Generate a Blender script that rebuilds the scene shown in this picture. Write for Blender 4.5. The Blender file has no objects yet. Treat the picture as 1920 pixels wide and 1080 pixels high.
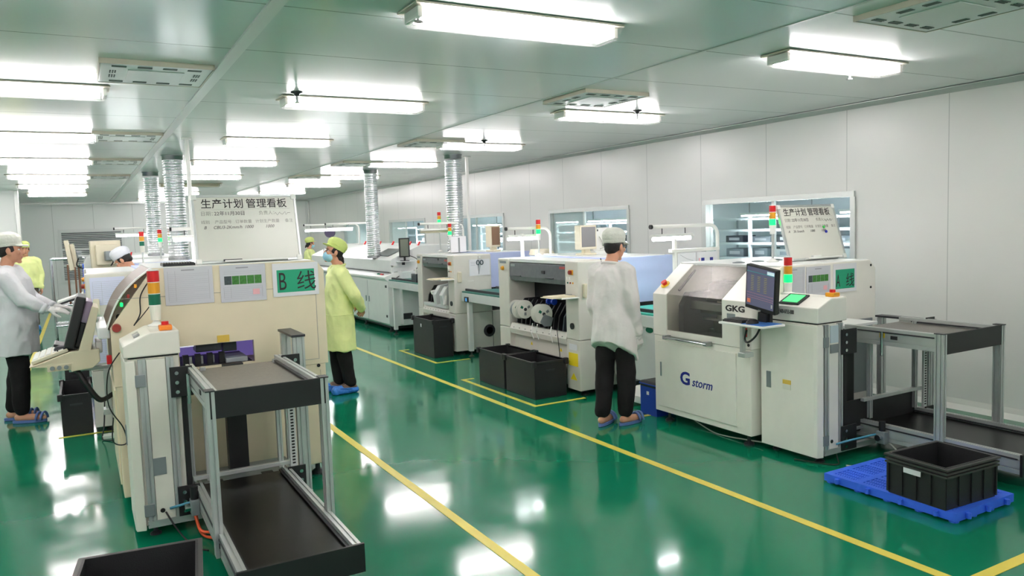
import bpy, bmesh, math, random
from math import sin, cos, pi, radians
from mathutils import Vector, Matrix, noise
random.seed(7)
SC = bpy.context.scene
COL = SC.collection

# ---------------------------------------------------------------- camera
cd = bpy.data.cameras.new('camera'); cam = bpy.data.objects.new('camera', cd); COL.objects.link(cam)
cd.sensor_width = 36.0; cd.lens = 1445.0 / 1920.0 * 36.0; cd.clip_start = 0.05; cd.clip_end = 200
YAW, PITCH, ROLL = 0.508793, -0.0812008, -0.0337219
fw = Vector((sin(YAW) * cos(PITCH), cos(YAW) * cos(PITCH), sin(PITCH)))
rt = Vector((cos(YAW), -sin(YAW), 0)); up = rt.cross(fw)
r2 = rt * cos(ROLL) + up * sin(ROLL); u2 = -rt * sin(ROLL) + up * cos(ROLL)
cam.matrix_world = Matrix(((r2.x, u2.x, -fw.x, 0), (r2.y, u2.y, -fw.y, 0), (r2.z, u2.z, -fw.z, 1.72), (0, 0, 0, 1)))
SC.camera = cam

# ---------------------------------------------------------------- world, exposure
W = bpy.data.worlds.new('world'); SC.world = W; W.use_nodes = True
W.node_tree.nodes['Background'].inputs[0].default_value = (0.80, 0.88, 1.0, 1)
W.node_tree.nodes['Background'].inputs[1].default_value = 0.5
VS = SC.view_settings
VS.view_transform = 'Standard'; VS.look = 'None'; VS.gamma = 1.0; VS.use_curve_mapping = False
VS.exposure = 0.0
TUBE = 46.0           # radiance of the fluorescent tubes
try:
    SC.cycles.use_denoising = True
    SC.cycles.max_bounces = 10; SC.cycles.diffuse_bounces = 5; SC.cycles.glossy_bounces = 5
    SC.cycles.transparent_max_bounces = 12; SC.cycles.sample_clamp_indirect = 20.0
    SC.cycles.caustics_reflective = False; SC.cycles.caustics_refractive = False
except Exception:
    pass

# ---------------------------------------------------------------- materials
def L(c):
    c = c / 255.0
    return c / 12.92 if c <= 0.04045 else ((c + 0.055) / 1.055) ** 2.4
def S(r, g, b): return (L(r), L(g), L(b), 1.0)
MATS = {}
def mat(name, col, rough=0.5, metal=0.0, spec=0.5, var=0.0, vscale=8.0, bump=0.0, bscale=60.0, emit=None, es=0.0, coat=0.0, alpha=1.0):
    m = bpy.data.materials.new(name); m.use_nodes = True
    nt = m.node_tree; b = nt.nodes['Principled BSDF']
    b.inputs['Base Color'].default_value = col
    b.inputs['Roughness'].default_value = rough
    b.inputs['Metallic'].default_value = metal
    b.inputs['Specular IOR Level'].default_value = spec
    b.inputs['Coat Weight'].default_value = coat
    b.inputs['Coat Roughness'].default_value = 0.08
    b.inputs['Alpha'].default_value = alpha
    if emit:
        b.inputs['Emission Color'].default_value = emit; b.inputs['Emission Strength'].default_value = es
    tc = None
    if var or bump:
        tc = nt.nodes.new('ShaderNodeTexCoord')
    if var:
        n = nt.nodes.new('ShaderNodeTexNoise'); n.inputs['Scale'].default_value = vscale; n.inputs['Detail'].default_value = 4
        nt.links.new(tc.outputs['Object'], n.inputs['Vector'])
        r = nt.nodes.new('ShaderNodeMapRange'); r.inputs[1].default_value = 0.3; r.inputs[2].default_value = 0.7
        r.inputs[3].default_value = 1 - var; r.inputs[4].default_value = 1 + var
        nt.links.new(n.outputs[0], r.inputs[0])
        mx = nt.nodes.new('ShaderNodeVectorMath'); mx.operation = 'SCALE'; mx.inputs[0].default_value = col[:3]
        nt.links.new(r.outputs[0], mx.inputs['Scale']); nt.links.new(mx.outputs[0], b.inputs['Base Color'])
    if bump:
        n = nt.nodes.new('ShaderNodeTexNoise'); n.inputs['Scale'].default_value = bscale; n.inputs['Detail'].default_value = 3
        nt.links.new(tc.outputs['Object'], n.inputs['Vector'])
        bp = nt.nodes.new('ShaderNodeBump'); bp.inputs['Strength'].default_value = bump; bp.inputs['Distance'].default_value = 0.01
        nt.links.new(n.outputs[0], bp.inputs['Height']); nt.links.new(bp.outputs[0], b.inputs['Normal'])
    MATS[name] = m
    return m

cream_a = mat('pale_cream_paint', S(240, 237, 228), 0.38, var=0.02)
cream_b = mat('warm_cream_paint', S(228, 216, 188), 0.40, var=0.02)
cream_w = mat('off_white_paint', S(228, 226, 214), 0.36, var=0.02)
grey_m = mat('warm_grey_paint', S(214, 211, 202), 0.42, var=0.025)
grey_l = mat('light_grey_paint', S(206, 210, 208), 0.4, var=0.02)
white_m = mat('white_paint', S(228, 230, 228), 0.32, var=0.015)
plastic_w = mat('white_plastic', S(235, 235, 230), 0.35)
lavender = mat('lavender_panel', S(190, 201, 238), 0.45, var=0.02)
black_m = mat('black_paint', S(28, 28, 29), 0.45, var=0.1)
black_p = mat('black_crate_plastic', S(33, 33, 35), 0.5, var=0.12, bump=0.15, bscale=150)
dark_in = mat('dark_interior', S(24, 24, 28), 0.55, var=0.2)
dark_g = mat('dark_grey_metal', S(62, 62, 66), 0.4, metal=0.5, var=0.1)
belt_b = mat('black_belt', S(20, 19, 18), 0.3, spec=.3, var=0.25, vscale=25)
belt_g = mat('grey_belt', S(112, 108, 100), 0.42, var=0.12, vscale=60)
alu = mat('anodised_aluminium', S(196, 200, 198), 0.36, metal=0.55, var=0.04)
chrome = mat('chrome', S(205, 208, 212), 0.16, metal=1.0)
steel = mat('brushed_steel', S(165, 168, 170), 0.3, metal=0.9, var=0.08)
foil = mat('foil_duct', S(226, 230, 232), 0.25, metal=0.8, var=0.12, vscale=40, bump=0.3, bscale=45)
teal = mat('teal_belt', S(75, 190, 172), 0.45)
teal_d = mat('dark_teal_belt', S(55, 120, 108), 0.5)
blue_p = mat('blue_pallet_plastic', S(58, 108, 236), 0.5, var=0.05)
blue_b = mat('blue_bin_plastic', S(18, 58, 160), 0.4)
red = mat('red_plastic', S(214, 30, 34), 0.35)
redd = mat('dark_red_plastic', S(150, 45, 36), 0.4)
amber = mat('amber_plastic', S(228, 158, 36), 0.35)
orange = mat('orange_plastic', S(238, 132, 40), 0.4)
yellow_p = mat('yellow_plastic', S(232, 196, 40), 0.4)
green_d = mat('unlit_green_lens', S(10, 105, 78), 0.3)
green_e = mat('lit_green_lens', S(20, 220, 100), 0.3, emit=S(10, 255, 95), es=2.2)
panel_e = mat('lit_touch_panel', S(90, 200, 130), 0.3, emit=S(70, 230, 130), es=0.8)
red_led = mat('lit_red_digits', S(230, 90, 30), 0.3, emit=S(255, 110, 40), es=3.0)
blue_led = mat('lit_blue_display', S(60, 140, 210), 0.3, emit=S(90, 170, 235), es=0.7)
paper = mat('paper', S(228, 228, 232), 0.6)
paper_g = mat('paper_in_plastic_sleeve', S(206, 207, 214), 0.22)
paper_v = mat('lilac_paper', S(214, 216, 240), 0.5)
print_g = mat('grey_print', S(150, 150, 158), 0.6)
print_l = mat('faint_print', S(188, 189, 198), 0.6)
ink = mat('black_ink', S(40, 34, 34), 0.6)
ink_f = mat('faded_ink', S(160, 158, 150), 0.6)
ink_h = mat('marker_ink', S(78, 74, 74), 0.6)
ink_b = mat('navy_ink', S(34, 42, 140), 0.5)
pink_stamp = mat('pink_stamp', S(232, 176, 184), 0.6)
photo_g = mat('board_photo_green', S(62, 128, 52), 0.5, var=0.25, vscale=80)
photo_d = mat('board_photo_dark', S(66, 78, 80), 0.5, var=0.2, vscale=80)
sign_g = mat('sign_green', S(28, 160, 120), 0.5)
label_y = mat('yellow_label', S(224, 190, 82), 0.5)
label_yy = mat('bright_yellow_label', S(240, 214, 40), 0.5)
label_s = mat('silver_label', S(140, 148, 150), 0.4, metal=0.3)
board_w = mat('whiteboard_enamel', S(222, 222, 212), 0.25)
skin = mat('skin', S(206, 150, 122), 0.5, spec=0.35, var=0.05, vscale=14)
hair_m = mat('black_hair', S(30, 24, 22), 0.5, bump=0.6, bscale=200)
cloth_w = mat('white_coat_cloth', S(228, 222, 220), 0.75, spec=0.2, var=0.05, vscale=7, bump=0.35, bscale=26)
cloth_w2 = mat('bluish_white_coat_cloth', S(222, 222, 226), 0.75, spec=0.2, var=0.05, vscale=7, bump=0.35, bscale=26)
cloth_y = mat('lime_coat_cloth', S(232, 240, 165), 0.6, spec=0.3, var=0.06, vscale=7, bump=0.35, bscale=26)
cloth_k = mat('black_trouser_cloth', S(30, 28, 29), 0.8, spec=0.2, var=0.2, bump=0.4, bscale=30)
cloth_gr = mat('grey_trouser_cloth', S(112, 104, 98), 0.8, spec=0.2, var=0.1)
cap_w = mat('white_cap_cloth', S(222, 222, 212), 0.8, spec=0.15, bump=0.4, bscale=60)
glove_m = mat('white_knit_glove', S(226, 222, 220), 0.85, spec=0.1, bump=0.5, bscale=160)
glove_g = mat('grey_glove_palm', S(150, 150, 150), 0.8)
slip_b = mat('blue_slipper_rubber', S(88, 112, 168), 0.6)
shoe_cover = mat('blue_shoe_cover_film', S(60, 132, 222), 0.35, var=0.1, vscale=30, bump=0.6, bscale=60)
shoe_br = mat('brown_trainer', S(120, 98, 84), 0.7)
mask_b = mat('blue_face_mask', S(156, 206, 226), 0.8)
eye_w = mat('eye_white', S(230, 228, 224), 0.3)
lip = mat('lip', S(176, 108, 98), 0.5)
beige = mat('beige_plastic', S(222, 214, 190), 0.45)
brown_f = mat('brown_film', S(140, 108, 84), 0.3)
grey_scr = mat('grey_screen', S(126, 122, 122), 0.25)
tint = mat('tinted_plastic', S(104, 106, 108), 0.22, var=0.08, vscale=20)
tint_br = mat('brown_tinted_plastic', S(104, 90, 78), 0.5, spec=0.15)
cable_k = mat('black_cable', S(20, 20, 21), 0.5)
cable_w = mat('pale_cable', S(196, 196, 188), 0.5)
hose_o = mat('orange_hose', S(238, 92, 44), 0.4)
hose_b = mat('blue_hose', S(80, 150, 178), 0.4)
reel_w = mat('reel_white', S(226, 226, 216), 0.45, var=0.03)
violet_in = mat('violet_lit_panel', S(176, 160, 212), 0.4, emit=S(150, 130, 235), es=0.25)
sensor_w = mat('lit_white_strip', S(235, 238, 245), 0.4, emit=S(235, 238, 255), es=0.9)
brown_w = mat('brown_wood', S(124, 84, 60), 0.5)
box_c = mat('cardboard_box', S(178, 150, 112), 0.8)
rack_m = mat('grey_rack_paint', S(206, 214, 218), 0.4)
equip_d = mat('dark_equipment', S(52, 58, 66), 0.4)
equip_m = mat('mid_grey_equipment', S(150, 158, 164), 0.4)
tube_m = mat('lit_fluorescent_tube', S(255, 252, 244), 0.4, emit=(1.03, 0.955, 1.0, 1), es=TUBE)
tube_side = mat('lit_task_tube', S(255, 255, 255), 0.4, emit=(0.93, 0.96, 1.0, 1), es=30.0)
tube_far = mat('lit_far_tube', S(255, 255, 255), 0.4, emit=(0.93, 0.97, 1.0, 1), es=120.0)
tube_off = mat('unlit_tube', S(214, 204, 180), 0.4)
lamp_h = mat('lamp_housing', S(186, 182, 164), 0.4, metal=0.2)

def glassy(name, tintc, gl=0.12, rough=0.03, body=0.0, bodyc=(0.8, 0.85, 0.85, 1)):
    m = bpy.data.materials.new(name); m.use_nodes = True; nt = m.node_tree; nt.nodes.clear()
    o = nt.nodes.new('ShaderNodeOutputMaterial'); t = nt.nodes.new('ShaderNodeBsdfTransparent'); t.inputs[0].default_value = tintc
    g = nt.nodes.new('ShaderNodeBsdfGlossy'); g.inputs['Roughness'].default_value = rough
    mx = nt.nodes.new('ShaderNodeMixShader'); mx.inputs[0].default_value = gl
    nt.links.new(g.outputs[0], mx.inputs[2])
    if body > 0:
        d = nt.nodes.new('ShaderNodeBsdfTranslucent'); d.inputs[0].default_value = bodyc
        d2 = nt.nodes.new('ShaderNodeBsdfDiffuse'); d2.inputs[0].default_value = bodyc
        m0 = nt.nodes.new('ShaderNodeMixShader'); m0.inputs[0].default_value = 0.5
        nt.links.new(d.outputs[0], m0.inputs[1]); nt.links.new(d2.outputs[0], m0.inputs[2])
        m1 = nt.nodes.new('ShaderNodeMixShader'); m1.inputs[0].default_value = body
        nt.links.new(t.outputs[0], m1.inputs[1]); nt.links.new(m0.outputs[0], m1.inputs[2]); nt.links.new(m1.outputs[0], mx.inputs[1])
    else:
        nt.links.new(t.outputs[0], mx.inputs[1])
    nt.links.new(mx.outputs[0], o.inputs[0])
    return m
glass = glassy('window_glass', (0.95, 0.975, 0.975, 1), gl=0.05)
glass_frost = glassy('pale_sliding_pane', (0.86, 0.93, 0.92, 1), body=0.55, bodyc=(0.80, 0.87, 0.86, 1))
acrylic = glassy('hood_acrylic', (0.86, 0.85, 0.82, 1), gl=0.06, rough=0.3, body=0.05, bodyc=(0.55, 0.54, 0.5, 1))
cover_m = glassy('prismatic_lamp_cover', (0.97, 0.97, 0.97, 1), gl=0.0, body=0.035, bodyc=(0.95, 0.95, 0.92, 1))
clear_pl = glassy('clear_plastic_film', (0.92, 0.93, 0.94, 1), gl=0.3)

def stripes(m, axis, period, offset, width, dark):
    """thin panel joints across one axis of a surface, in object space"""
    nt = m.node_tree; b = nt.nodes['Principled BSDF']
    tc = nt.nodes.new('ShaderNodeTexCoord'); sp = nt.nodes.new('ShaderNodeSeparateXYZ'); nt.links.new(tc.outputs['Object'], sp.inputs[0])
    a = nt.nodes.new('ShaderNodeMath'); a.operation = 'SUBTRACT'; nt.links.new(sp.outputs['XYZ'.index(axis)], a.inputs[0]); a.inputs[1].default_value = offset - period * 50
    md = nt.nodes.new('ShaderNodeMath'); md.operation = 'MODULO'; nt.links.new(a.outputs[0], md.inputs[0]); md.inputs[1].default_value = period
    lt = nt.nodes.new('ShaderNodeMath'); lt.operation = 'LESS_THAN'; nt.links.new(md.outputs[0], lt.inputs[0]); lt.inputs[1].default_value = width
    src = b.inputs['Base Color'].links[0].from_socket if b.inputs['Base Color'].links else None
    mx = nt.nodes.new('ShaderNodeMix'); mx.data_type = 'RGBA'
    nt.links.new(lt.outputs[0], mx.inputs[0])
    if src: nt.links.new(src, mx.inputs[6])
    else: mx.inputs[6].default_value = b.inputs['Base Color'].default_value
    mx.inputs[7].default_value = dark
    nt.links.new(mx.outputs[2], b.inputs['Base Color'])

wall_m = mat('wall_sandwich_panel', S(226, 226, 222), 0.28, var=0.012, vscale=1.5); stripes(wall_m, 'Y', 1.01, 5.0, 0.008, S(188, 190, 186))
wallb_m = mat('back_wall_panel', S(236, 238, 236), 0.3); stripes(wallb_m, 'X', 1.01, 0.4, 0.01, S(190, 193, 190))
ceil_m = mat('ceiling_panel', S(228, 233, 232), 0.17, spec=0.22, var=0.012, vscale=0.8); stripes(ceil_m, 'Y', 0.945, 3.7, 0.012, S(150, 162, 154))
trim_m = mat('aluminium_trim', S(206, 210, 206), 0.3, metal=0.4)

def floor_material():
    m = mat('green_epoxy', S(0, 118, 74), 0.11, spec=0.5)
    nt = m.node_tree; b = nt.nodes['Principled BSDF']
    tc = nt.nodes.new('ShaderNodeTexCoord')
    n = nt.nodes.new('ShaderNodeTexNoise'); n.inputs['Scale'].default_value = 0.7; n.inputs['Detail'].default_value = 5
    nt.links.new(tc.outputs['Object'], n.inputs['Vector'])
    cr = nt.nodes.new('ShaderNodeMix'); cr.data_type = 'RGBA'
    cr.inputs[6].default_value = S(8, 110, 78); cr.inputs[7].default_value = S(14, 124, 90)
    nt.links.new(n.outputs[0], cr.inputs[0]); nt.links.new(cr.outputs[2], b.inputs['Base Color'])
    n2 = nt.nodes.new('ShaderNodeTexNoise'); n2.inputs['Scale'].default_value = 3.0; n2.inputs['Detail'].default_value = 2
    nt.links.new(tc.outputs['Object'], n2.inputs['Vector'])
    rr = nt.nodes.new('ShaderNodeMapRange'); rr.inputs[1].default_value = 0.3; rr.inputs[2].default_value = 0.7
    rr.inputs[3].default_value = 0.075; rr.inputs[4].default_value = 0.15
    nt.links.new(n2.outputs[0], rr.inputs[0]); nt.links.new(rr.outputs[0], b.inputs['Roughness'])
    return m
floor_m = floor_material()
tape_m = mat('yellow_floor_paint', S(222, 204, 84), 0.4, var=0.06, vscale=5)

# ---------------------------------------------------------------- mesh helpers
ORG = {}
class MB:
    def __init__(s): s.bm = bmesh.new()
    def box(s, x0, x1, y0, y1, z0, z1, bev=0.0):
        r = bmesh.ops.create_cube(s.bm, size=1.0); vs = r['verts']
        for v in vs:
            v.co = Vector((x0 + (v.co.x + .5) * (x1 - x0), y0 + (v.co.y + .5) * (y1 - y0), z0 + (v.co.z + .5) * (z1 - z0)))
        if bev:
            es = list({e for v in vs for e in v.link_edges})
            bmesh.ops.bevel(s.bm, geom=es, offset=bev, segments=2, profile=0.6, affect='EDGES')
        return s
    def prism(s, pts, axis, a0, a1, bev=0.0):
        """pts: 2D polygon; axis 'x': pts=(y,z); 'y': pts=(x,z); 'z': pts=(x,y)"""
        def mk(p, a): return {'x': (a, p[0], p[1]), 'y': (p[0], a, p[1]), 'z': (p[0], p[1], a)}[axis]
        A = [s.bm.verts.new(mk(p, a0)) for p in pts]; B = [s.bm.verts.new(mk(p, a1)) for p in pts]
        fs = [s.bm.faces.new(A), s.bm.faces.new(B[::-1])]
        n = len(pts)
        for i in range(n): fs.append(s.bm.faces.new((A[i], B[i], B[(i + 1) % n], A[(i + 1) % n])))
        bmesh.ops.recalc_face_normals(s.bm, faces=fs)
        if bev:
            es = list({e for f in fs for e in f.edges})
            bmesh.ops.bevel(s.bm, geom=es, offset=bev, segments=2, profile=0.6, affect='EDGES')
        return s
    def cyl(s, p0, p1, r0, r1=None, seg=16):
        p0, p1 = Vector(p0), Vector(p1); r1 = r0 if r1 is None else r1
        d = p1 - p0
        M = Matrix.Translation((p0 + p1) / 2) @ d.to_track_quat('Z', 'Y').to_matrix().to_4x4()
        bmesh.ops.create_cone(s.bm, cap_ends=True, segments=seg, radius1=r0, radius2=r1, depth=d.length, matrix=M)
        return s
    def tube(s, pts, r, seg=8, closed=False):
        pts = [Vector(p) for p in pts]; n = len(pts); rings = []
        rr = r if isinstance(r, (list, tuple)) else [r] * n
        t0 = (pts[1] - pts[0]).normalized(); u = t0.orthogonal().normalized()
        for i, p in enumerate(pts):
            t = (pts[min(i + 1, n - 1)] - pts[max(i - 1, 0)]).normalized()
            u = (u - t * u.dot(t)).normalized(); w = t.cross(u)
            rings.append([s.bm.verts.new(p + (u * cos(2 * pi * k / seg) + w * sin(2 * pi * k / seg)) * rr[i]) for k in range(seg)])
        for a, b in zip(rings, rings[1:]):
            for k in range(seg): s.bm.faces.new((a[k], a[(k + 1) % seg], b[(k + 1) % seg], b[k]))
        s.bm.faces.new(rings[0][::-1]); s.bm.faces.new(rings[-1])
        return s
    def ell(s, c, rx, ry, rz, rot=None, sub=3):
        M = Matrix.Translation(c) @ (rot.to_4x4() if rot else Matrix()) @ Matrix.Diagonal((rx, ry, rz, 1))
        bmesh.ops.create_icosphere(s.bm, subdivisions=sub, radius=1, matrix=M); return s
    def cap(s, p0, p1, r0, r1, seg=16):
        p0, p1 = Vector(p0), Vector(p1)
        if (p1 - p0).length > 1e-5: s.cyl(p0, p1, r0, r1, seg)
        s.ell(p0, r0, r0, r0, sub=2); s.ell(p1, r1, r1, r1, sub=2); return s
    def loft(s, rings, seg=24):
        """rings: (cx,cy,cz,rx,ry)"""
        R = []
        for cx, cy, cz, rx, ry in rings:
            R.append([s.bm.verts.new((cx + rx * cos(2 * pi * k / seg), cy + ry * sin(2 * pi * k / seg), cz)) for k in range(seg)])
        fs = []
        for a, b in zip(R, R[1:]):
            for k in range(seg): fs.append(s.bm.faces.new((a[k], a[(k + 1) % seg], b[(k + 1) % seg], b[k])))
        fs.append(s.bm.faces.new(R[0][::-1])); fs.append(s.bm.faces.new(R[-1]))
        bmesh.ops.recalc_face_normals(s.bm, faces=fs)
        return s
    def lathe(s, c, prof, axis='z', seg=24):
        """prof: (r, h) along the axis"""
        R = []
        for r, h in prof:
            ring = []
            for k in range(seg):
                a, b = r * cos(2 * pi * k / seg), r * sin(2 * pi * k / seg)
                o = {'z': (a, b, h), 'y': (a, h, b), 'x': (h, a, b)}[axis]
                ring.append(s.bm.verts.new(Vector(c) + Vector(o)))
            R.append(ring)
        fs = []
        for a, b in zip(R, R[1:]):
            for k in range(seg): fs.append(s.bm.faces.new((a[k], a[(k + 1) % seg], b[(k + 1) % seg], b[k])))
        fs.append(s.bm.faces.new(R[0])); fs.append(s.bm.faces.new(R[-1][::-1]))
        bmesh.ops.recalc_face_normals(s.bm, faces=fs)
        return s
    def xf(s, M):
        bmesh.ops.transform(s.bm, matrix=M, verts=s.bm.verts); return s
    def part(s, name, m, parent, smooth=False, label=None):
        org = ORG.get(parent.name, Vector()) if parent else Vector()
        return s._mk(name, m, parent, org, smooth, label)
    def _mk(s, name, m, parent, org, smooth, label):
        me = bpy.data.meshes.new(name)
        for v in s.bm.verts: v.co -= org
        if smooth:
            for f in s.bm.faces: f.smooth = True
        s.bm.to_mesh(me); s.bm.free(); me.materials.append(m)
        o = bpy.data.objects.new(name, me); COL.objects.link(o)
        if parent: o.parent = parent
        if label: o['label'] = label
        ORG[o.name] = org
        return o
    def single(s, name, m, label, cat, loc=(0, 0, 0), group=None, smooth=False):
        o = s._mk(name, m, None, Vector(loc), smooth, None); o.location = loc
        o['label'] = label; o['category'] = cat
        if group: o['group'] = group
        return o
    def struct(s, name, m, parent=None, smooth=False):
        o = s._mk(name, m, parent, Vector(), smooth, None)
        if not parent: o['kind'] = 'structure'
        return o
def thing(name, label, cat, loc, group=None):
    o = bpy.data.objects.new(name, None); COL.objects.link(o); o.location = loc; o.empty_display_size = 0.1
    o['label'] = label; o['category'] = cat
    if group: o['group'] = group
    ORG[o.name] = Vector(loc)
    return o
def kids(o): return [c for c in bpy.data.objects if c.parent == o]
def dup(root, loc, label, rotz=None, group=None):
    r = root.copy(); COL.objects.link(r); r.location = loc; r['label'] = label
    if rotz is not None: r.rotation_euler = (0, 0, rotz)
    if group: r['group'] = group
    for ch in kids(root):
        c = ch.copy(); COL.objects.link(c); c.parent = r
        for g in kids(ch):
            d = g.copy(); COL.objects.link(d); d.parent = c
    return r
def text(s, size, m, parent, o, xd, yd, name='lettering', ext=0.0008, shear=0.0, bold=0.0, sx=1.0, align='LEFT', label=None):
    cu = bpy.data.curves.new(name, 'FONT'); cu.body = s; cu.size = size; cu.extrude = ext; cu.shear = shear; cu.offset = bold; cu.align_x = align
    cu.resolution_u = 3
    t = bpy.data.objects.new('tmp', cu); COL.objects.link(t)
    dg = bpy.context.evaluated_depsgraph_get(); dg.update()
    me = bpy.data.meshes.new_from_object(t.evaluated_get(dg)); bpy.data.objects.remove(t); bpy.data.curves.remove(cu)
    xd, yd = Vector(xd).normalized(), Vector(yd).normalized(); zd = xd.cross(yd)
    M = Matrix(((xd.x * sx, yd.x, zd.x, o[0]), (xd.y * sx, yd.y, zd.y, o[1]), (xd.z * sx, yd.z, zd.z, o[2]), (0, 0, 0, 1)))
    org = ORG.get(parent.name, Vector())
    me.transform(Matrix.Translation(-org) @ M); me.materials.clear(); me.materials.append(m); me.name = name
    ob = bpy.data.objects.new(name, me); COL.objects.link(ob); ob.parent = parent; ORG[ob.name] = org
    if label: ob['label'] = label
    return ob
def alu_poly(u0, u1, v0, v1, nu=1, nv=1, g=0.008, d=0.006):
    """cross-section of an extruded profile with slots on its sides"""
    P = []
    def side(a, b, n, ax, other, sgn):
        out = []
        for i in range(n):
            c = a + (b - a) * (i + .5) / n; h = g / 2 * (1 if b > a else -1)
            for q, w in ((c - h, 0), (c - h, 1), (c + h, 1), (c + h, 0)):
                o = other + sgn * d * w
                out.append((q, o) if ax == 'u' else (o, q))
        return out
    P += [(u0, v0)] + side(u0, u1, nu, 'u', v0, 1)
    P += [(u1, v0)] + side(v0, v1, nv, 'v', u1, -1)
    P += [(u1, v1)] + side(u1, u0, nu, 'u', v1, -1)
    P += [(u0, v1)] + side(v1, v0, nv, 'v', u0, 1)
    return P
def remesh(mb, name, m, parent, voxel, smooth_it=4, wrinkle=0.0, wscale=9.0, wstretch=(1, 1, 1), fold=0.0):
    """fuse overlapping closed shapes into one continuous skin"""
    me = bpy.data.meshes.new(name); mb.bm.to_mesh(me); mb.bm.free()
    t = bpy.data.objects.new('tmp', me); COL.objects.link(t)
    md = t.modifiers.new('r', 'REMESH'); md.mode = 'VOXEL'; md.voxel_size = voxel; md.adaptivity = 0.0; md.use_smooth_shade = True
    sm = t.modifiers.new('s', 'SMOOTH'); sm.iterations = smooth_it; sm.factor = 0.5
    dg = bpy.context.evaluated_depsgraph_get(); dg.update()
    out = bpy.data.meshes.new_from_object(t.evaluated_get(dg)); bpy.data.objects.remove(t); bpy.data.meshes.remove(me)
    if wrinkle:
        nr = [v.normal.copy() for v in out.vertices]
        for v, n in zip(out.vertices, nr):
            p = Vector((v.co.x * wstretch[0], v.co.y * wstretch[1], v.co.z * wstretch[2])) * wscale
            w = noise.noise(p) + 0.5 * noise.noise(p * 2.3 + Vector((5, 3, 1))) + fold * (0.5 - abs(noise.noise(p * 0.9 + Vector((9, 2, 4))) * 2.2))
            v.co += n * (w * wrinkle)
    for p in out.polygons: p.use_smooth = True
    out.materials.clear(); out.materials.append(m); out.name = name
    o = bpy.data.objects.new(name, out); COL.objects.link(o)
    if parent: o.parent = parent
    ORG[o.name] = Vector()
    return o
# ================================================================ THE SETTING
CZ = 2.77; WX = 6.57; BY = 25.1; LX = -7.2; FY = -4.5; OX = 11.0
MB().box(LX, OX, FY, BY, -0.1, 0).struct('floor', floor_m)
MB().box(LX, OX, FY, BY, CZ, CZ + 0.1).struct('ceiling', ceil_m)
MB().box(LX - .1, LX, FY, BY, 0, CZ).struct('wall_left', wall_m)
MB().box(LX, OX, FY - .1, FY, 0, CZ).struct('wall_front', wallb_m)
# back wall, with the louvre let into it
MB().box(LX, OX, BY, BY + .1, 0, CZ).struct('wall_back', wallb_m)
MB().box(OX, OX + .1, FY, BY, 0, CZ).struct('wall_outer', wallb_m)
# partition at the left edge of the view
w = MB().box(LX, -1.10, 18.9, 19.05, 0, CZ).struct('wall_partition', wallb_m)
MB().box(-1.10, -1.03, 18.88, 19.07, 0, CZ, .01).struct('trim_1', trim_m)
# right wall with five openings
WIN = [(4.91, 6.98), (8.42, 10.47), (11.98, 14.09), (15.54, 17.75), (19.15, 21.4)]
Z0, Z1 = 0.98, 1.93
mb = MB(); yy = FY
for a, b in WIN:
    mb.box(WX, WX + .08, yy, a, 0, CZ); mb.box(WX, WX + .08, a, b, 0, Z0); mb.box(WX, WX + .08, a, b, Z1, CZ); yy = b
mb.box(WX, WX + .08, yy, BY, 0, CZ); mb.struct('wall_right', wall_m)
for i, (a, b) in enumerate(WIN):
    f = MB()
    t = .045
    f.box(WX - .02, WX + .1, a, b, Z1 - t, Z1 + .01); f.box(WX - .02, WX + .1, a, b, Z0 - .01, Z0 + t)
    f.box(WX - .02, WX + .1, a - .01, a + t, Z0 + t, Z1 - t); f.box(WX - .02, WX + .1, b - t, b + .01, Z0 + t, Z1 - t)
    fr = f.struct('window_%d' % (i + 1), trim_m)
    m = (a + b) / 2 + (0.1 if i else 0)
    MB().box(WX + .02, WX + .05, m - .02, m + .02, Z0 + t, Z1 - t).part('mullion', trim_m, fr)
    MB().box(WX + .045, WX + .051, a + t, m - .02, Z0 + t, Z1 - t).part('pane', glass, fr)
    MB().box(WX + .045, WX + .051, m + .02, b - t, Z0 + t, Z1 - t).part('pane', glass if i in (0, 2) else glass_frost, fr, label=None if i in (0, 2) else 'pale sliding pane')
# cornices and coves
MB().prism([(WX, CZ - .005), (WX, CZ - .05), (WX - .012, CZ - .05), (WX - .05, CZ - .012), (WX - .05, CZ - .005)], 'y', FY, BY).struct('trim_2', trim_m)
MB().box(LX, WX, BY - .04, BY, CZ - .05, CZ).struct('trim_3', trim_m)
MB().box(WX - .06, WX, BY - .06, BY, 0, CZ - .05, .01).struct('trim_4', trim_m)
MB().prism([(WX, 0), (WX - .05, 0), (WX - .014, .045), (WX, .09)], 'y', FY, BY).struct('baseboard_right', mat('cove_strip', S(222, 222, 216), 0.4))
MB().box(LX, WX, BY - .02, BY, 0, .08).struct('baseboard_back', trim_m)
# ceiling T-bars running down the room
MB().box(.825, .895, FY, BY, CZ - .012, CZ).struct('trim_5', trim_m)
MB().box(3.485, 3.505, FY, BY, CZ - .006, CZ).struct('trim_6', mat('seam_strip', S(160, 172, 164), 0.3, metal=.3))
MB().box(-1.8, -1.73, FY, BY, CZ - .012, CZ).struct('trim_7', trim_m)

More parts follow.
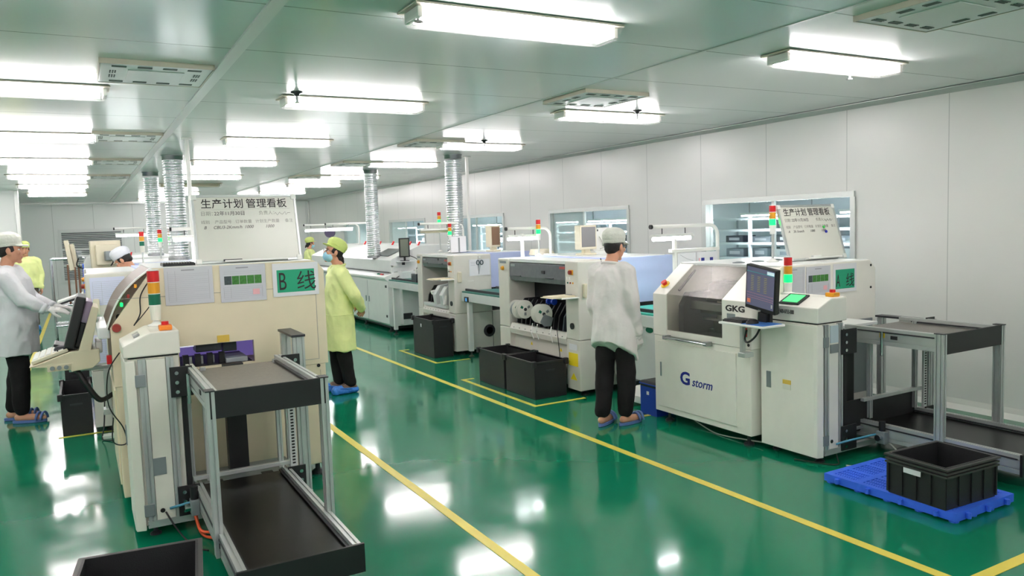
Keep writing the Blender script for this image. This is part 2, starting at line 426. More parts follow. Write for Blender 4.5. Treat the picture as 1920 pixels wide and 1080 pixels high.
# ---- painted floor lines
def line(pts, w, label, group=None):
    mb = MB()
    for q, ((x0, y0), (x1, y1)) in enumerate(zip(pts, pts[1:])):
        mb.box(min(x0, x1) - w / 2 + q * .0004, max(x0, x1) + w / 2 - q * .0004, min(y0, y1) - w / 2 + q * .0004, max(y0, y1) + w / 2 - q * .0004, 0.0005 + q * .0002, 0.0025 + q * .0004)
    return mb.single('floor_line', tape_m, label, 'floor marking', (pts[0][0], pts[0][1], 0), group)
line([(3.45, BY), (3.45, 2.0), (6.5, 2.0)], .06, 'long yellow floor line along the right machine line, turning at the lower right')
line([(1.83, BY), (1.83, 0.8)], .06, 'yellow floor line beside the left machine line, running out at the bottom')
line([(-.71, 23.5), (-.71, 9.6)], .06, 'yellow floor line running into the distance past the two left workers')
line([(3.78, 7.78), (3.67, 7.78), (3.67, 6.2), (4.22, 6.2)], .045, 'yellow corner mark around the pair of black crates')
line([(3.98, 10.25), (3.87, 10.25), (3.87, 8.98), (4.32, 8.98)], .045, 'yellow corner mark around the single tall black bin')
line([(-.25, 7.72), (.2, 7.72)], .045, 'short yellow line in front of the black bin at left')
line([(4.1, 5.3), (4.35, 5.3)], .045, 'short yellow line by the blue waste bin')

# ---- ceiling lights
def ceiling_lamp(x, y, label, lit=True):
    n = .565; CT = CZ - .016; zb = CT - .055
    t = thing('ceiling_light', label, 'ceiling light', (x, y, CZ), 'ceiling tube lights')
    MB().box(x - .6, x + .6, y - .12, y + .12, CT + .001, CT + .013, .004).part('back_plate', lamp_h, t)
    for u in (-.4, .4): MB().cyl((x + u, y, CT + .013), (x + u, y, CZ), .018, seg=10).part('spacer', lamp_h, t)
    MB().prism([(y - .035, CT), (y + .035, CT), (y + .015, CT - .014), (y - .015, CT - .014)], 'x', x - n, x + n).part('reflector', lamp_h if lit else tube_off, t)
    for s in (-1, 1):
        MB().cyl((x - n + .03, y + s * .060, zb + .022), (x + n - .03, y + s * .060, zb + .022), .019, seg=10).part('tube', tube_m if lit else tube_off, t, True)
    for s in (-1, 1):
        MB().box(x + s * n - .012, x + s * n + .012, y - .085, y + .085, zb + .002, CT - .001, .004).part('lamp_holder', plastic_w, t)
    c = MB(); bm = c.bm
    top = [(x - .59, y - .12), (x + .59, y - .12), (x + .59, y + .12), (x - .59, y + .12)]
    bot = [(x - .565, y - .085), (x + .565, y - .085), (x + .565, y + .085), (x - .565, y + .085)]
    A = [bm.verts.new((p[0], p[1], CT)) for p in top]; B = [bm.verts.new((p[0], p[1], zb - .012)) for p in bot]
    for k in range(4): bm.faces.new((A[k], A[(k + 1) % 4], B[(k + 1) % 4], B[k]))
    bm.faces.new(B)
    c.part('cover', cover_m, t)
    return t
ORD = ['first', 'second', 'third', 'fourth', 'fifth', 'sixth', 'seventh']
ROWS = [3.48, 6.13, 8.88, 11.6, 14.4, 16.9, 19.9]
lampP = ceiling_lamp(4.56, 3.55, 'lit ceiling light in the row beside the windowed wall, nearest to the camera')
lampU = ceiling_lamp(2.02, 16.7, 'unlit brownish ceiling light, sixth from the camera in the middle row', lit=False)
for cx, nm in ((-.34, 'far left row'), (2.02, 'middle row over the aisle'), (4.56, 'row beside the windowed wall')):
    for i, y in enumerate(ROWS):
        if (cx, i) == (2.02, 5) or (cx, i) == (4.56, 0): continue
        dup(lampP, (cx, y, CZ), 'lit ceiling tube light in the %s, %s from the camera' % (nm, ORD[i]))
# same lamp grid behind the camera; unseen left columns added to brighten machine fronts
for cx in (-2.8, -5.2):
    for y in [-1.9, .8] + ROWS: dup(lampP, (cx, y, CZ), 'lit white ceiling tube light of the row left of the view')
for cx in (-.34, 2.02, 4.56):
    for y in (.8, -1.9): dup(lampP, (cx, y, CZ), 'lit white ceiling tube light behind the camera')
for cx, nm in ((2.02, 'middle row over the aisle'), (4.56, 'row beside the windowed wall')): dup(lampP, (cx, 23.0, CZ), 'lit ceiling tube light in the %s, nearest the far wall' % nm)  # extra pair of lamps, added to brighten the dim back wall

# ---- ceiling diffusers
vent_m = mat('diffuser_white', S(206, 214, 208), 0.3)
slot_m = mat('diffuser_slot', S(96, 108, 102), 0.6)
def diffuser(x, y, label):
    t = thing('ceiling_diffuser', label, 'ceiling vent', (x, y, CZ), 'ceiling air diffusers')
    MB().box(x - .31, x + .31, y - .31, y + .31, CZ - .028, CZ, .006).part('face_plate', vent_m, t)
    f = MB()
    for a in (-.318, .31): f.box(x + a, x + a + .008, y - .318, y + .318, CZ - .03, CZ); f.box(x - .318, x + .318, y + a, y + a + .008, CZ - .03, CZ)
    f.part('edge_frame', lamp_h, t)
    MB().box(x - .16, x + .16, y - .16, y + .16, CZ - .034, CZ - .028, .003).part('centre_panel', vent_m, t)
    for s in (-1, 1):
        for k in range(4):
            u = -.21 + k * .14
            g = MB()
            for j in range(3): g.box(x + u - .04, x + u + .04, y + s * .24 + j * .014 - .017, y + s * .24 + j * .014 - .009, CZ - .031, CZ - .028)
            g.part('slot', slot_m, t)
    for s in (-1, 1):
        for k in (0, 1):
            u = -.07 + k * .14
            g = MB()
            for j in range(3): g.box(x + s * .24 + j * .014 - .017, x + s * .24 + j * .014 - .009, y + u - .04, y + u + .04, CZ - .031, CZ - .028)
            g.part('slot', slot_m, t)
    return t
dv = diffuser(.49, 5.45, 'square white ceiling vent left of the pale ceiling strip, first of that row')
for i, y in enumerate((8.9, 11.75, 14.6)):
    dup(dv, (.5, y, CZ), 'square white ceiling vent left of the pale ceiling strip, %s of that row' % ORD[i + 1])
for i, (x, y) in enumerate(((4.0, 2.45), (3.86, 5.38), (3.86, 8.85), (3.86, 11.75), (3.86, 14.6))):
    dup(dv, (x, y, CZ), 'square ceiling vent in the row above the right machine line, %s from the camera' % ORD[i])

# ---- sprinklers
def sprinkler(x, y, label):
    t = thing('sprinkler', label, 'sprinkler', (x, y, CZ), 'ceiling sprinklers')
    MB().lathe((x, y, CZ), [(.045, 0), (.045, -.008), (.02, -.016), (.02, -.03)]).part('escutcheon', dark_g, t, True)
    MB().cyl((x, y, CZ - .03), (x, y, CZ - .075), .01).part('head', chrome, t)
    MB().cyl((x, y, CZ - .08), (x, y, CZ - .075), .024).part('deflector', chrome, t)
    return t
sp = sprinkler(1.47, 3.45, 'round ceiling sprinkler beside the left end of the big near lamp')
dup(sp, (4.95, 3.75, CZ), 'ceiling sprinkler just behind the lamp nearest the right wall')
dup(sp, (4.72, 5.9, CZ), 'ceiling sprinkler above the second lamp of the right row')
dup(sp, (1.5, 5.9, CZ), 'ceiling sprinkler above the left end of the second middle lamp')
dup(sp, (4.42, 8.5, CZ), 'ceiling sprinkler above the third lamp of the right row')

# ---- louvre in the back wall
t = thing('wall_louvre', 'white slatted return air louvre low on the far back wall', 'wall vent', (.33, BY, .55))
f = MB()
for a, b, c, d in ((-.5, -.42, .52, 2.02), (1.08, 1.16, .52, 2.02)): f.box(a, b, BY - .03, BY, c, d)
f.box(-.42, 1.08, BY - .03, BY, .52, .6); f.box(-.42, 1.08, BY - .03, BY, 1.94, 2.02); f.box(-.42, 1.08, BY - .03, BY, 1.42, 1.47); f.box(-.42, 1.08, BY - .03, BY, 1.0, 1.03)
f.part('frame', white_m, t)
MB().box(-.42, 1.08, BY - .004, BY, .6, 1.94).part('backing', equip_d, t)
f = MB()
for k in range(27):
    z = .62 + k * .05
    f.prism([(BY - .028, z), (BY - .028, z + .012), (BY - .006, z + .03), (BY - .006, z + .018)], 'x', -.42, 1.08)
f.part('slats', grey_l, t)

# ================================================================ room beyond the windows
MB().box(WX + .08, OX, FY, BY, 2.3, 2.34).struct('ceiling_beyond', mat('far_ceiling', S(172, 182, 190), 0.4))
def far_lamp(x, y, z, ln, label):
    t = thing('linear_lamp', label, 'lamp', (x, y, z), 'linear lamps beyond the windows')
    MB().box(x - .05, x + .05, y - ln / 2, y + ln / 2, z, z + .03).part('housing', white_m, t)
    MB().box(x - .04, x + .04, y - ln / 2 + .02, y + ln / 2 - .02, z - .018, z).part('tube', tube_far, t)
    for s in (-1, 1): MB().cyl((x, y + s * ln * .4, z + .03), (x, y + s * ln * .4, 2.3), .008, seg=6).part('hanger', steel, t)
    return t
def rack(x, y, label, n=3):
    t = thing('storage_rack', label, 'rack', (x, y, 0), 'racks beyond the windows')
    h = 1.72; ln = 1.5; d = .5
    for sx in (0, d):
        for sy in (-ln / 2, 0, ln / 2):
            MB().box(x + sx - .02, x + sx + .02, y + sy - .02, y + sy + .02, 0, h).part('post', rack_m, t)
    for z in (.3, .75, 1.12, 1.33, 1.52, 1.68):
        MB().box(x - .02, x + d + .02, y - ln / 2, y + ln / 2, z, z + .03).part('shelf', rack_m, t)
    return t
rk = rack(8.3, 6.1, 'grey metal rack behind the nearest window, left half')
RK = [(8.3, 7.9, 'grey metal rack behind the nearest window, seen at its left edge'), (8.4, 4.4, 'grey metal rack behind the nearest window, right of the whiteboard'),
      (8.6, 11.6, 'grey metal rack behind the second window from the right'), (8.6, 13.4, 'grey metal rack between the second and third windows'),
      (8.7, 16.3, 'grey metal rack behind the third window'), (8.7, 20.5, 'grey metal rack behind the fourth window'), (8.7, 25.0 - 1.0, 'grey metal rack behind the farthest window')]
for x, y, l in RK: dup(rk, (x, y, 0), l)
bi = 0
racks = [(8.3, 6.1, 'left half of the nearest window'), (8.3, 7.9, 'left edge of the nearest window'), (8.4, 4.4, 'right edge of the nearest window'), (8.6, 11.6, 'second window'), (8.7, 16.3, 'third window'), (8.7, 20.5, 'fourth window')]
SHZ = {.78: .24, 1.15: .15, 1.36: .13}
for x, y, nm in racks:
    for z, hh in SHZ.items():
        for k in range(3):
            dy = -.55 + k * .5 + random.uniform(-.04, .04); wd = random.choice((.28, .34, .4)); hh2 = hh * random.uniform(.6, .95)
            m = random.choice((equip_d, equip_m, equip_m, white_m, white_m))
            col = {equip_d: 'dark grey', equip_m: 'mid grey', white_m: 'white', box_c: 'brown'}[m]
            px, py = x + .12, y + dy
            o = thing('storage_box', '%s box, %s shelf %s, rack at the %s' % (col, {.78: 'lower', 1.15: 'middle', 1.36: 'upper'}[z], ('right', 'centre', 'left')[k], nm), 'box', (px, py, z), 'boxes on the racks beyond the windows')
            MB().box(px, px + .26, py - wd / 2, py + wd / 2, z, z + hh2, .006).part('body', m, o)
            MB().box(px - .004, px, py - wd * .3, py + wd * .3, z + hh2 * .3, z + hh2 * .7).part('face_label', paper if m is not white_m else equip_m, o)
fl = far_lamp(8.1, 5.6, 1.75, 1.3, 'bright linear lamp over the racks at the nearest window, nearest one')
for x, y, z, l in ((8.1, 7.2, 1.75, 'bright linear lamp over the racks at the nearest window, its neighbour further off'), (8.2, 4.0, 1.75, 'bright linear lamp right of the whiteboard'),
                   (8.3, 11.2, 1.75, 'bright linear lamp in the second window, right one'), (8.3, 12.9, 1.75, 'bright linear lamp in the second window, left one'),
                   (8.3, 16.0, 1.75, 'bright linear lamp in the third window, right one'), (8.3, 18.0, 1.75, 'bright linear lamp in the third window, left one'),
                   (8.3, 21.0, 1.75, 'bright linear lamp in the fourth window'), (8.3, 23.6, 1.75, 'bright linear lamp in the farthest window')):
    dup(fl, (x, y, z), l)
# pale inner partition and doors seen beyond the windows
MB().box(9.6, 9.66, FY, BY, 0, 2.3).struct('wall_beyond', mat('far_wall', S(196, 206, 212), 0.4))
# round pipe below the far ceiling
t = thing('air_pipe', 'silver round air pipe under the ceiling beyond the third window', 'pipe', (7.6, 14.5, 2.3))
MB().cyl((7.6, 11.0, 2.12), (7.6, 18.0, 2.12), .09, seg=20).part('pipe', foil, t, True)
for y in (11.6, 13.5, 15.5, 17.4):
    MB().box(7.585, 7.615, y - .01, y + .01, 2.2, 2.3).part('hanger', steel, t)
# ================================================================ shared small builders
def signal_tower(x, y, z0, z1, label, lit, r=.028, base=.055, parts=True):
    """stack of red, amber and green lenses on a thin pole"""
    t = thing('signal_tower', label, 'signal light', (x, y, z0), 'signal towers')
    h = r * 1.9; top = z1
    MB().cyl((x, y, top - .006), (x, y, top), r * .95).part('top_cap', plastic_w, t)
    for i, (m0, n) in enumerate(((red, 'red_lens'), (amber, 'amber_lens'), (green_e if lit else green_d, 'green_lens'))):
        zt = top - .008 - i * (h + .005)
        MB().lathe((x, y, zt - h), [(r, 0), (r, h)], seg=18).part(n, m0, t, False)
        MB().cyl((x, y, zt - h - .005), (x, y, zt - h), r * .96).part('divider', plastic_w, t)
    zb = top - .008 - 3 * (h + .005)
    MB().cyl((x, y, zb - r * 2.6), (x, y, zb), r * .8, r * .98).part('holder', plastic_w if lit else cream_w, t)
    MB().cyl((x, y, z0 + .01), (x, y, zb - r * 2.6), r * .36, seg=10).part('pole', alu, t)
    MB().lathe((x, y, z0), [(base * .9, 0), (base * .9, .008), (base * .5, .014), (r * .45, .03)], seg=16).part('foot', plastic_w, t, True)
    return t
def button_box(p, m_base, name, parent, d=(-1, 0, 0), r=.022):
    p = Vector(p); d = Vector(d)
    b = MB().cyl(p, p + d * .012, r * 1.5).part(name, m_base, parent)
    MB().cyl(p + d * .012, p + d * .035, r * .7, r, seg=14).part('knob', red, b)
    return b
def cable(pts, r, m, label, cat='cable', group=None):
    # smooth the polyline
    P = [Vector(p) for p in pts]; out = []
    n = len(P)
    for i in range(n - 1):
        a, b, c, d = P[max(i - 1, 0)], P[i], P[i + 1], P[min(i + 2, n - 1)]
        for k in range(8):
            u = k / 8
            out.append(.5 * ((2 * b) + (c - a) * u + (2 * a - 5 * b + 4 * c - d) * u * u + (3 * b - a - 3 * c + d) * u ** 3))
    out.append(P[-1])
    mb = MB().tube(out, r, 6)
    return mb, out
def cable_thing(pts, r, m, label, group=None):
    mb, _ = cable(pts, r, m, label)
    return mb.single('cable', m, label, 'cable', pts[0], group, True)
def cable_part(pts, r, m, parent, name='cable'):
    mb, _ = cable(pts, r, m, '')
    return mb.part(name, m, parent, True)

# ================================================================ magazine loaders with their two-level conveyors
def loader(D, label):
    x0, x1, y0, y1 = D['x0'], D['x1'], D['y0'], D['y1']; zh, zs, zt = D['zh'], D['zs'], D['zt']
    xl, xr, xc = D['xl'], D['xr'], D['xc']; zu, zl = D['zu'], D['zl']; ye, yl = D['ye'], D['yl']
    body, hoodm = D['m'], D['mh']
    t = thing('board_loader', label, 'loader machine', (x0, y0, 0), 'board loaders')
    # tower cabinet
    MB().box(x0 + .012, x1, y0 + .012, y1, .07, zh - .012, .004).part('cabinet', body, t)
    MB().box(x0 + .02, x1, y0 + .02, y1, zh - .012, zh).part('shadow_gap', black_m, t)
    # rounded door on the operator side
    dr = MB().box(x0 - .004, x0 + .014, y0 + .02, y1 - .005, .05, zh - .02, .006).part('side_door', body, t)
    MB().box(x0 - .010, x0 - .003, y1 - .10, y1 - .06, .48, .60, .003).part('recessed_handle', label_s, dr)
    MB().prism([(x0, y0), (x0 + .05, y0 - .012), (x0 + .055, y0 + .02), (x0 - .004, y0 + .03)], 'z', .05, zh - .02, .004).part('corner_post', body, t)
    # end face: two slotted profiles and a panel between
    for a in (x0 + .065, x1 - .07):
        MB().prism(alu_poly(a, a + .04, y0 - .012, y0 + .012, 1, 1), 'z', .07, zh - .015).part('side_profile', alu, t)
    MB().box(x0 + .108, x1 - .073, y0 - .006, y0 + .012, .10, zh - .02).part('end_panel', body, t)
    MB().prism(alu_poly(x0 + .06, xc + .07, .06, .10, 1, 1), 'y', y0 - .014, y0 + .02).part('bottom_profile', alu, t)
    for z in (.13, zh - .17):
        MB().box(x0 + .045, x0 + .10, y0 - .018, y0 - .008, z, z + .07, .003).part('hinge', label_s, t)
    MB().cyl((x0 + .14, y0 - .008, .15), (x0 + .14, y0 - .004, .15), .013).part('cable_hole', black_m, t)
    # hood with sloping console
    wd = x1 - x0
    hd = MB().prism([(x0 - .006, zh), (x0 - .006, zs), (x0 + D['sl'], zt), (x1 + .01, zt), (x1 + .01, zh)], 'y', y0 - .012, y1, .008).part('hood', hoodm, t)
    sx, sz = D['sl'], zt - zs
    n = Vector((-sz, 0, sx)).normalized(); tdir = Vector((sx, 0, sz)).normalized()
    c = Vector((x0 + D['sl'] * .55, (y0 + y1) / 2 + D.get('py', -.06), zs + sz * .55)) + n * .003
    def plate(hw, hl, th, m, nm, par, lift=0):
        mb = MB().box(-hw, hw, -hl, hl, 0, th, .001)
        M = Matrix(((tdir.x, 0, n.x, c.x + n.x * lift), (0, 1, 0, c.y), (tdir.z, 0, n.z, c.z + n.z * lift), (0, 0, 0, 1)))
        return mb.xf(M).part(nm, m, par)
    if D['lit']:
        pl = plate(.065, .085, .012, dark_g, 'touch_panel', t)
        plate(.05, .065, .003, panel_e, 'screen', pl, .012)
    else:
        pl = plate(.018, .055, .012, steel, 'name_plate', t)
    # emergency stop on the flat part of the hood
    es = MB().box(x1 - .09, x1 - .02, y0 + .02, y0 + .09, zt, zt + .03, .008).part('stop_box', amber if D['lit'] else orange, t)
    MB().cyl((x1 - .055, y0 + .055, zt + .03), (x1 - .055, y0 + .055, zt + .05), .02).part('stop_button', red, es)
    MB().box(x1 + .002, x1 + .03, y0 + .005, y0 + .03, .06, zu - .03).part('black_column', black_m, t)
    MB().prism(alu_poly(x1 + .032, x1 + .055, y0 + .05, y0 + .075), 'z', .06, zu - .03).part('inner_post', alu, t)
    # frame of the lift: columns behind the conveyor, lift mast, floor tray
    MB().prism(alu_poly(xc, xc + .07, y0, y0 + .04, 2, 1), 'z', .05, zu + D['ch']).part('rear_column', alu, t)
    MB().prism(alu_poly(xc, xc + .06, y1 - .1, y1 - .06, 1, 1), 'z', .05, zu + D['ch']).part('rear_column', alu, t)
    MB().box(xc - .01, xc + .075, y0 - .01, y1 - .05, zu + D['ch'], zu + D['ch'] + .015, .002).part('column_cap', dark_g, t)
    MB().box(xc - .055, xc - .012, y0 + .005, y0 + .02, zl, zu).part('perforated_strip', grey_l, t)
    f = MB()
    for k in range(34): f.box(xc - .042, xc - .024, y0 + .003, y0 + .0055, zl + .02 + k * .0195, zl + .03 + k * .0195)
    f.part('holes', black_m, t)
    for a in (xl + .05, xc - .12):
        MB().prism(alu_poly(a, a + .03, y0 + .03, y0 + .06, 1, 1), 'z', zl, zu - .02).part('inner_post', alu, t)
    MB().box(xl + .22, xl + .34, y1 - .12, y1 - .04, zl - .05, zu - .06, .004).part('lift_mast', black_m, t)
    MB().box(x1, xc, y0 + .03, y1, zl - .06, zl - .045).part('lift_tray', label_s, t)
    for k in range(3): MB().box(xl + .08 + k * .15, xl + .15 + k * .15, y0 + .12 + k % 2 * .1, y0 + .16 + k % 2 * .1, zl - .045, zl - .043).part('tray_slot', black_m, t)
    MB().prism(alu_poly(x1, xc + .07, y0 + .01, y0 + .04), 'z', .05, .08).part('base_frame', alu, t)
    MB().box(xl - .03, xr + .03, y0 + .02, y0 + .05, zl + D['cb'], zl + D['cb'] + .025, .002).part('cross_bar', alu, t)
    # conveyors
    hR = .118
    def conveyor(z, y_end, beltm, tag):
        for a, sl in ((xl - .022, 1), (xr - .018, 1)):
            MB().prism(alu_poly(a, a + .04, z - hR, z, 1, 2), 'y', y_end, y0 + D['rb']).part(tag + '_rail', alu, t)
            MB().box(a - .006 if a < (xl + xr) / 2 else a - .016, a + (.056 if a < (xl + xr) / 2 else .046), y_end + .02, y0 + .08, z - .03, z - .022).part('guide_strip', dark_g, t)
        MB().box(xl + .018, xr - .018, y_end + .01, y0 + D['rb'], z - .05, z - .038).part('belt', beltm, t)
        MB().box(xl - .03, xr + .03, y_end - .012, y_end + .004, z - hR - .012, z + .006, .002).part('end_panel', black_m, t)
    conveyor(zu, ye, belt_g, 'upper'); conveyor(zl, yl, belt_b, 'lower')
    for a in (xl - .042, xr + .002):
        p = MB().prism(alu_poly(a, a + .04, ye - .015, ye + .045, 1, 2), 'z', zl - hR, zu + .004).part('post', alu, t)
        MB().box(a - .003, a + .043, ye - .018, ye + .048, zu + .004, zu + .010).part('post_cap', dark_g, p)
    for z in (zu, zl):
        for a, b in ((x1 - .055, D['pb']), (xr, xc + .03)):
            p = MB().box(a, b, y0 - .024, y0 - .014, z - .165, z + .01, .002).part('mounting_plate', black_m, t)
            u = a + .035 if a < xl else b - .03
            for k in range(3):
                MB().cyl((u, y0 - .034, z - .135 + k * .055), (u, y0 - .024, z - .135 + k * .055), .011, seg=10).part('bolt', chrome, p)
    for yy in ((ye + .32), (yl + .5)):
        MB().box(xl - .026, xl - .021, yy, yy + .05, (zu if yy < ye + .33 and yy > ye + .31 else zl) - .07, (zu if yy < ye + .33 and yy > ye + .31 else zl) - .045).part('rail_badge', black_m, t)
    # adjusting screw and air unit
    MB().cyl((xl - .035, y0 - .12, zu - .19), (xl - .035, y0 - .12, zu - .02), .01, seg=10).part('adjusting_screw', chrome, t)
    if D['lit']:
        k = MB().box(xl - .0245, xl - .0225, y0 - .135, y0 - .095, zu - .065, zu - .025).part('yellow_sticker', yellow_p, t)
        MB().cyl((xl - .027, y0 - .115, zu - .045), (xl - .0245, y0 - .115, zu - .045), .012).part('black_dot', black_m, k)
        MB().box(x1, xc, y1 - .02, y1 - .005, zl + .05, zu - .04).part('back_panel', label_s, t)
        MB().box(x1 + .06, xc - .06, y0 + .055, y0 + .065, zl - .08, zl + .15).part('skirt_plate', black_m, t)
    a = MB().box(xl - .07, xl - .023, y0 - .17, y0 - .10, zl - .13, zl - .04, .006).part('air_regulator', label_s, t)
    MB().cyl((xl - .046, y0 - .135, zl - .04), (xl - .046, y0 - .135, zl + .03), .022).part('regulator_cap', black_m, a)
    MB().cyl((xl - .10, y0 - .135, zl - .085), (xl - .07, y0 - .135, zl - .085), .022).part('gauge', chrome, a)
    cable_part([(x1 - .10, y0 - .01, zl - .11), (x1 - .02, y0 - .07, zl - .08), (xl - .06, y0 - .10, zl - .07)], .008, hose_b, t, 'air_hose')
    # feet
    for px, py in ((x0 + .1, y0 + .06), (x0 + .1, y1 - .06), (xc + .03, y0 + .06), (xc + .03, y1 - .08)):
        MB().lathe((px, py, 0), [(.032, 0), (.032, .008), (.012, .02), (.010, .07)], seg=14).part('levelling_foot', dark_g, t)
    return t

LA = dict(cb=.135, x0=4.32, x1=4.60, y0=3.52, y1=4.02, zh=.985, zs=1.09, zt=1.15, sl=.13, py=.0, pb=4.70, rb=.19, xl=4.87, xr=5.50, xc=5.57, zu=.915, zl=.235, ye=2.97, yl=2.48, m=cream_a, mh=cream_a, lit=True, ch=-.03)
LB = dict(cb=.015, pb=.52, rb=.1, x0=.175, x1=.455, y0=4.79, y1=5.21, zh=1.05, zs=1.115, zt=1.185, sl=.14, xl=.52, xr=1.03, xc=1.11, zu=.965, zl=.265, ye=3.92, yl=3.40, m=cream_w, mh=cream_w, lit=False, ch=.11)
a = loader(LA, 'white board loader with a two level aluminium conveyor, near the right wall')
# writing and labels on the right loader
text('\u260e400-0755-888', .042, ink, a, (4.312, 3.86, 1.035), (0, -1, 0), (0, 0, 1), 'phone_lettering', sx=.52)
MB().box(4.311, 4.3165, 3.74, 3.81, .53, .56).part('warning_label', label_y, a)
MB().box(4.311, 4.3165, 3.74, 3.81, .49, .53).part('label_text_field', cream_w, a)
MB().box(4.44, 4.52, 3.506, 3.513, .84, .96).part('picture_label', mat('pale_blue_label', S(200, 212, 220), .4), a)
MB().box(4.44, 4.52, 3.506, 3.513, .77, .83).part('text_label', label_s, a)
b = loader(LB, 'off white board loader with black two level conveyor in the left foreground')
MB().box(.265, .35, 4.78, 4.7845, .36, .46).part('silver_type_plate', label_s, b)
cable_part([(.47, 4.68, .14), (.50, 4.64, .02), (.545, 4.5, .03), (.57, 4.36, .06)], .009, hose_o, b, 'orange_hose')
cable_part([(.475, 4.66, .13), (.49, 4.62, .05), (.53, 4.55, .05), (.56, 4.45, .08)], .009, hose_o, b, 'orange_hose')
signal_tower(.375, 5.12, 1.185, 1.525, 'unlit red, amber and green signal tower on the left foreground loader', False, .034)
signal_tower(4.51, 3.93, 1.15, 1.425, 'red, amber and lit green signal tower behind the tilted monitor on the right loader', True, .03)

# ================================================================ stencil printers
def printer(D, label):
    x0, x1, y0, y1 = D['x0'], D['x1'], D['y0'], D['y1']; zj, zs, zt, sl = D['zj'], D['zs'], D['zt'], D['sl']; m = D['m']
    t = thing('solder_paste_printer', label, 'printer machine', (x0, y0, 0), 'solder paste printers')
    zb = .09
    MB().box(x0 + .01, x1 - .02, y0 + .02, y1, zb, zj, .006).part('lower_cabinet', m, t)
    pan = MB().box(x0 - .002, x0 + .012, y0 + .16, y1 - .05, zb + .05, zj - .045, .004).part('front_door', m, t)
    MB().box(x0 - .006, x0 - .001, y1 - .10, y1 - .085, .40, .52).part('door_slot', label_s, pan)
    prof = [(x0, zj + .003), (x0, zs), (x0 + sl, zt), (x1 - .07, zt), (x1, zt - .07), (x1, zj + .003)]
    pr, pl = D['pr'], D['pl']
    if D.get('hole'):
        hx0, hx1, hz0, hz1 = D['hole']
        mb = MB(); ya, yb = y0, y0 + .03
        mb.prism([(x0, zj + .003), (x0, zs), (x0 + sl * (hz1 + .02 - zs) / (zt - zs) if hz1 > zs else x0, hz1), (hx0, hz1), (hx0, zj + .003)], 'y', ya, yb)
        mb.prism([(x0, hz1), (x0, zs), (x0 + sl, zt), (x1 - .07, zt), (x1 - .035, zt - .02), (x1, zt - .07), (x1, hz1)], 'y', ya, yb)
        mb.box(hx1, x1, ya, yb, zj + .003, hz1)
        mb.box(hx0, hx1, ya, yb, zj + .003, hz0)
        mb.part('near_side_panel', m, t)
    else:
        MB().prism(prof, 'y', y0, y0 + pr, .006).part('right_pillar', m, t)
    MB().prism(prof, 'y', y1 - pl, y1, .006).part('left_pillar', m, t)
    # body behind the hood
    bx = x0 + sl + D.get('deep', .25)
    MB().box(bx, x1 - .01, y0 + .03, y1 - pl, zj, zt - .03).part('rear_body', m, t) if not D.get('hole') else MB().box(x0 + .95, x1 - .01, y0 + .3, y1 - pl, zj, zt - .03).part('rear_body', m, t)
    MB().box(x0 + sl - .01, x1 - .08, y0 + .01, y1 - .01, zt - .02, zt + .004, .003).part('top_cover', white_m, t)
    return t

# -------- right printer
pa = printer(dict(x0=4.25, x1=5.66, y0=4.04, y1=5.15, zj=.745, zs=1.10, zt=1.345, sl=.32, m=cream_a, pr=.30, pl=.17, deep=.2),
             'large pale cream solder paste printer with a sloping clear hood, right machine line')
x0 = 4.25
MB().box(x0 + .004, x0 + .03, 4.34, 4.98, .75, .80, .003).part('hood_rim', cream_a, pa)
hg = MB()
def slab(pts, th=.006): hg.prism(pts, 'y', 4.345, 4.975)
slab([(x0 + .006, .80), (x0 + .012, .80), (x0 + .012, 1.098), (x0 + .326, 1.337), (x0 + .322, 1.343), (x0 + .006, 1.102)])
hg.part('clear_hood', acrylic, pa)
hh = MB().cyl((x0 - .05, 4.46, .745), (x0 - .05, 4.96, .745), .011, seg=12).part('hood_handle', chrome, pa)
for y in (4.47, 4.95): MB().box(x0 - .06, x0 + .006, y - .018, y + .018, .728, .762, .004).part('handle_bracket', steel, hh)
# what shows through the hood
MB().box(x0 + .30, x0 + .50, 4.36, 4.96, .76, .80).part('inner_deck', dark_g, pa)
MB().box(x0 + .03, x0 + .3, 4.36, 4.96, .76, .775).part('front_tray', dark_in, pa)
MB().box(x0 + .10, x0 + .16, 4.36, 4.85, .985, 1.05, .008).part('squeegee_beam', steel, pa)
MB().prism([(x0 + .03, .78), (x0 + .03, 1.02), (x0 + .10, 1.12), (x0 + .4, 1.12), (x0 + .4, .78)], 'y', 4.80, 4.86).part('end_plate', dark_g, pa)
MB().prism([(x0 + .16, 1.06), (x0 + .20, 1.20), (x0 + .34, 1.22), (x0 + .42, 1.14), (x0 + .42, 1.06)], 'y', 4.37, 4.68, .01).part('print_head', dark_g, pa)
MB().box(x0 + .2, x0 + .45, 4.38, 4.64, .80, .90, .01).part('camera_carriage', dark_in, pa)
MB().box(x0 + .46, x0 + .50, 4.40, 4.76, .89, .985).part('work_light', sensor_w, pa)
MB().box(x0 + .14, x0 + .20, 4.36, 4.72, .955, .98).part('clamp_rail', dark_g, pa)
MB().box(x0 + .16, x0 + .20, 4.40, 4.72, .90, .915).part('board_rail', steel, pa)
MB().cyl((x0 + .10, 4.93, 1.13), (x0 + .28, 4.93, 1.29), .010, seg=10).part('gas_strut', dark_g, pa)
MB().box(x0 + .515, x0 + .52, 4.37, 4.70, 1.13, 1.22).part('inner_sign', cream_w, pa)
text('GKG', .05, ink_f, pa, (x0 + .51, 4.46, 1.24), (0, -1, 0), (0, 0, 1), 'inner_lettering')
text('GKG', .062, ink, pa, (x0 - .001, 4.30, 1.02), (0, -1, 0), (0, 0, 1), 'maker_lettering', bold=.002, sx=1.5)
MB().box(x0 - .001, x0 + .002, 4.20, 4.285, .965, 1.0).part('grey_label', label_s, pa)
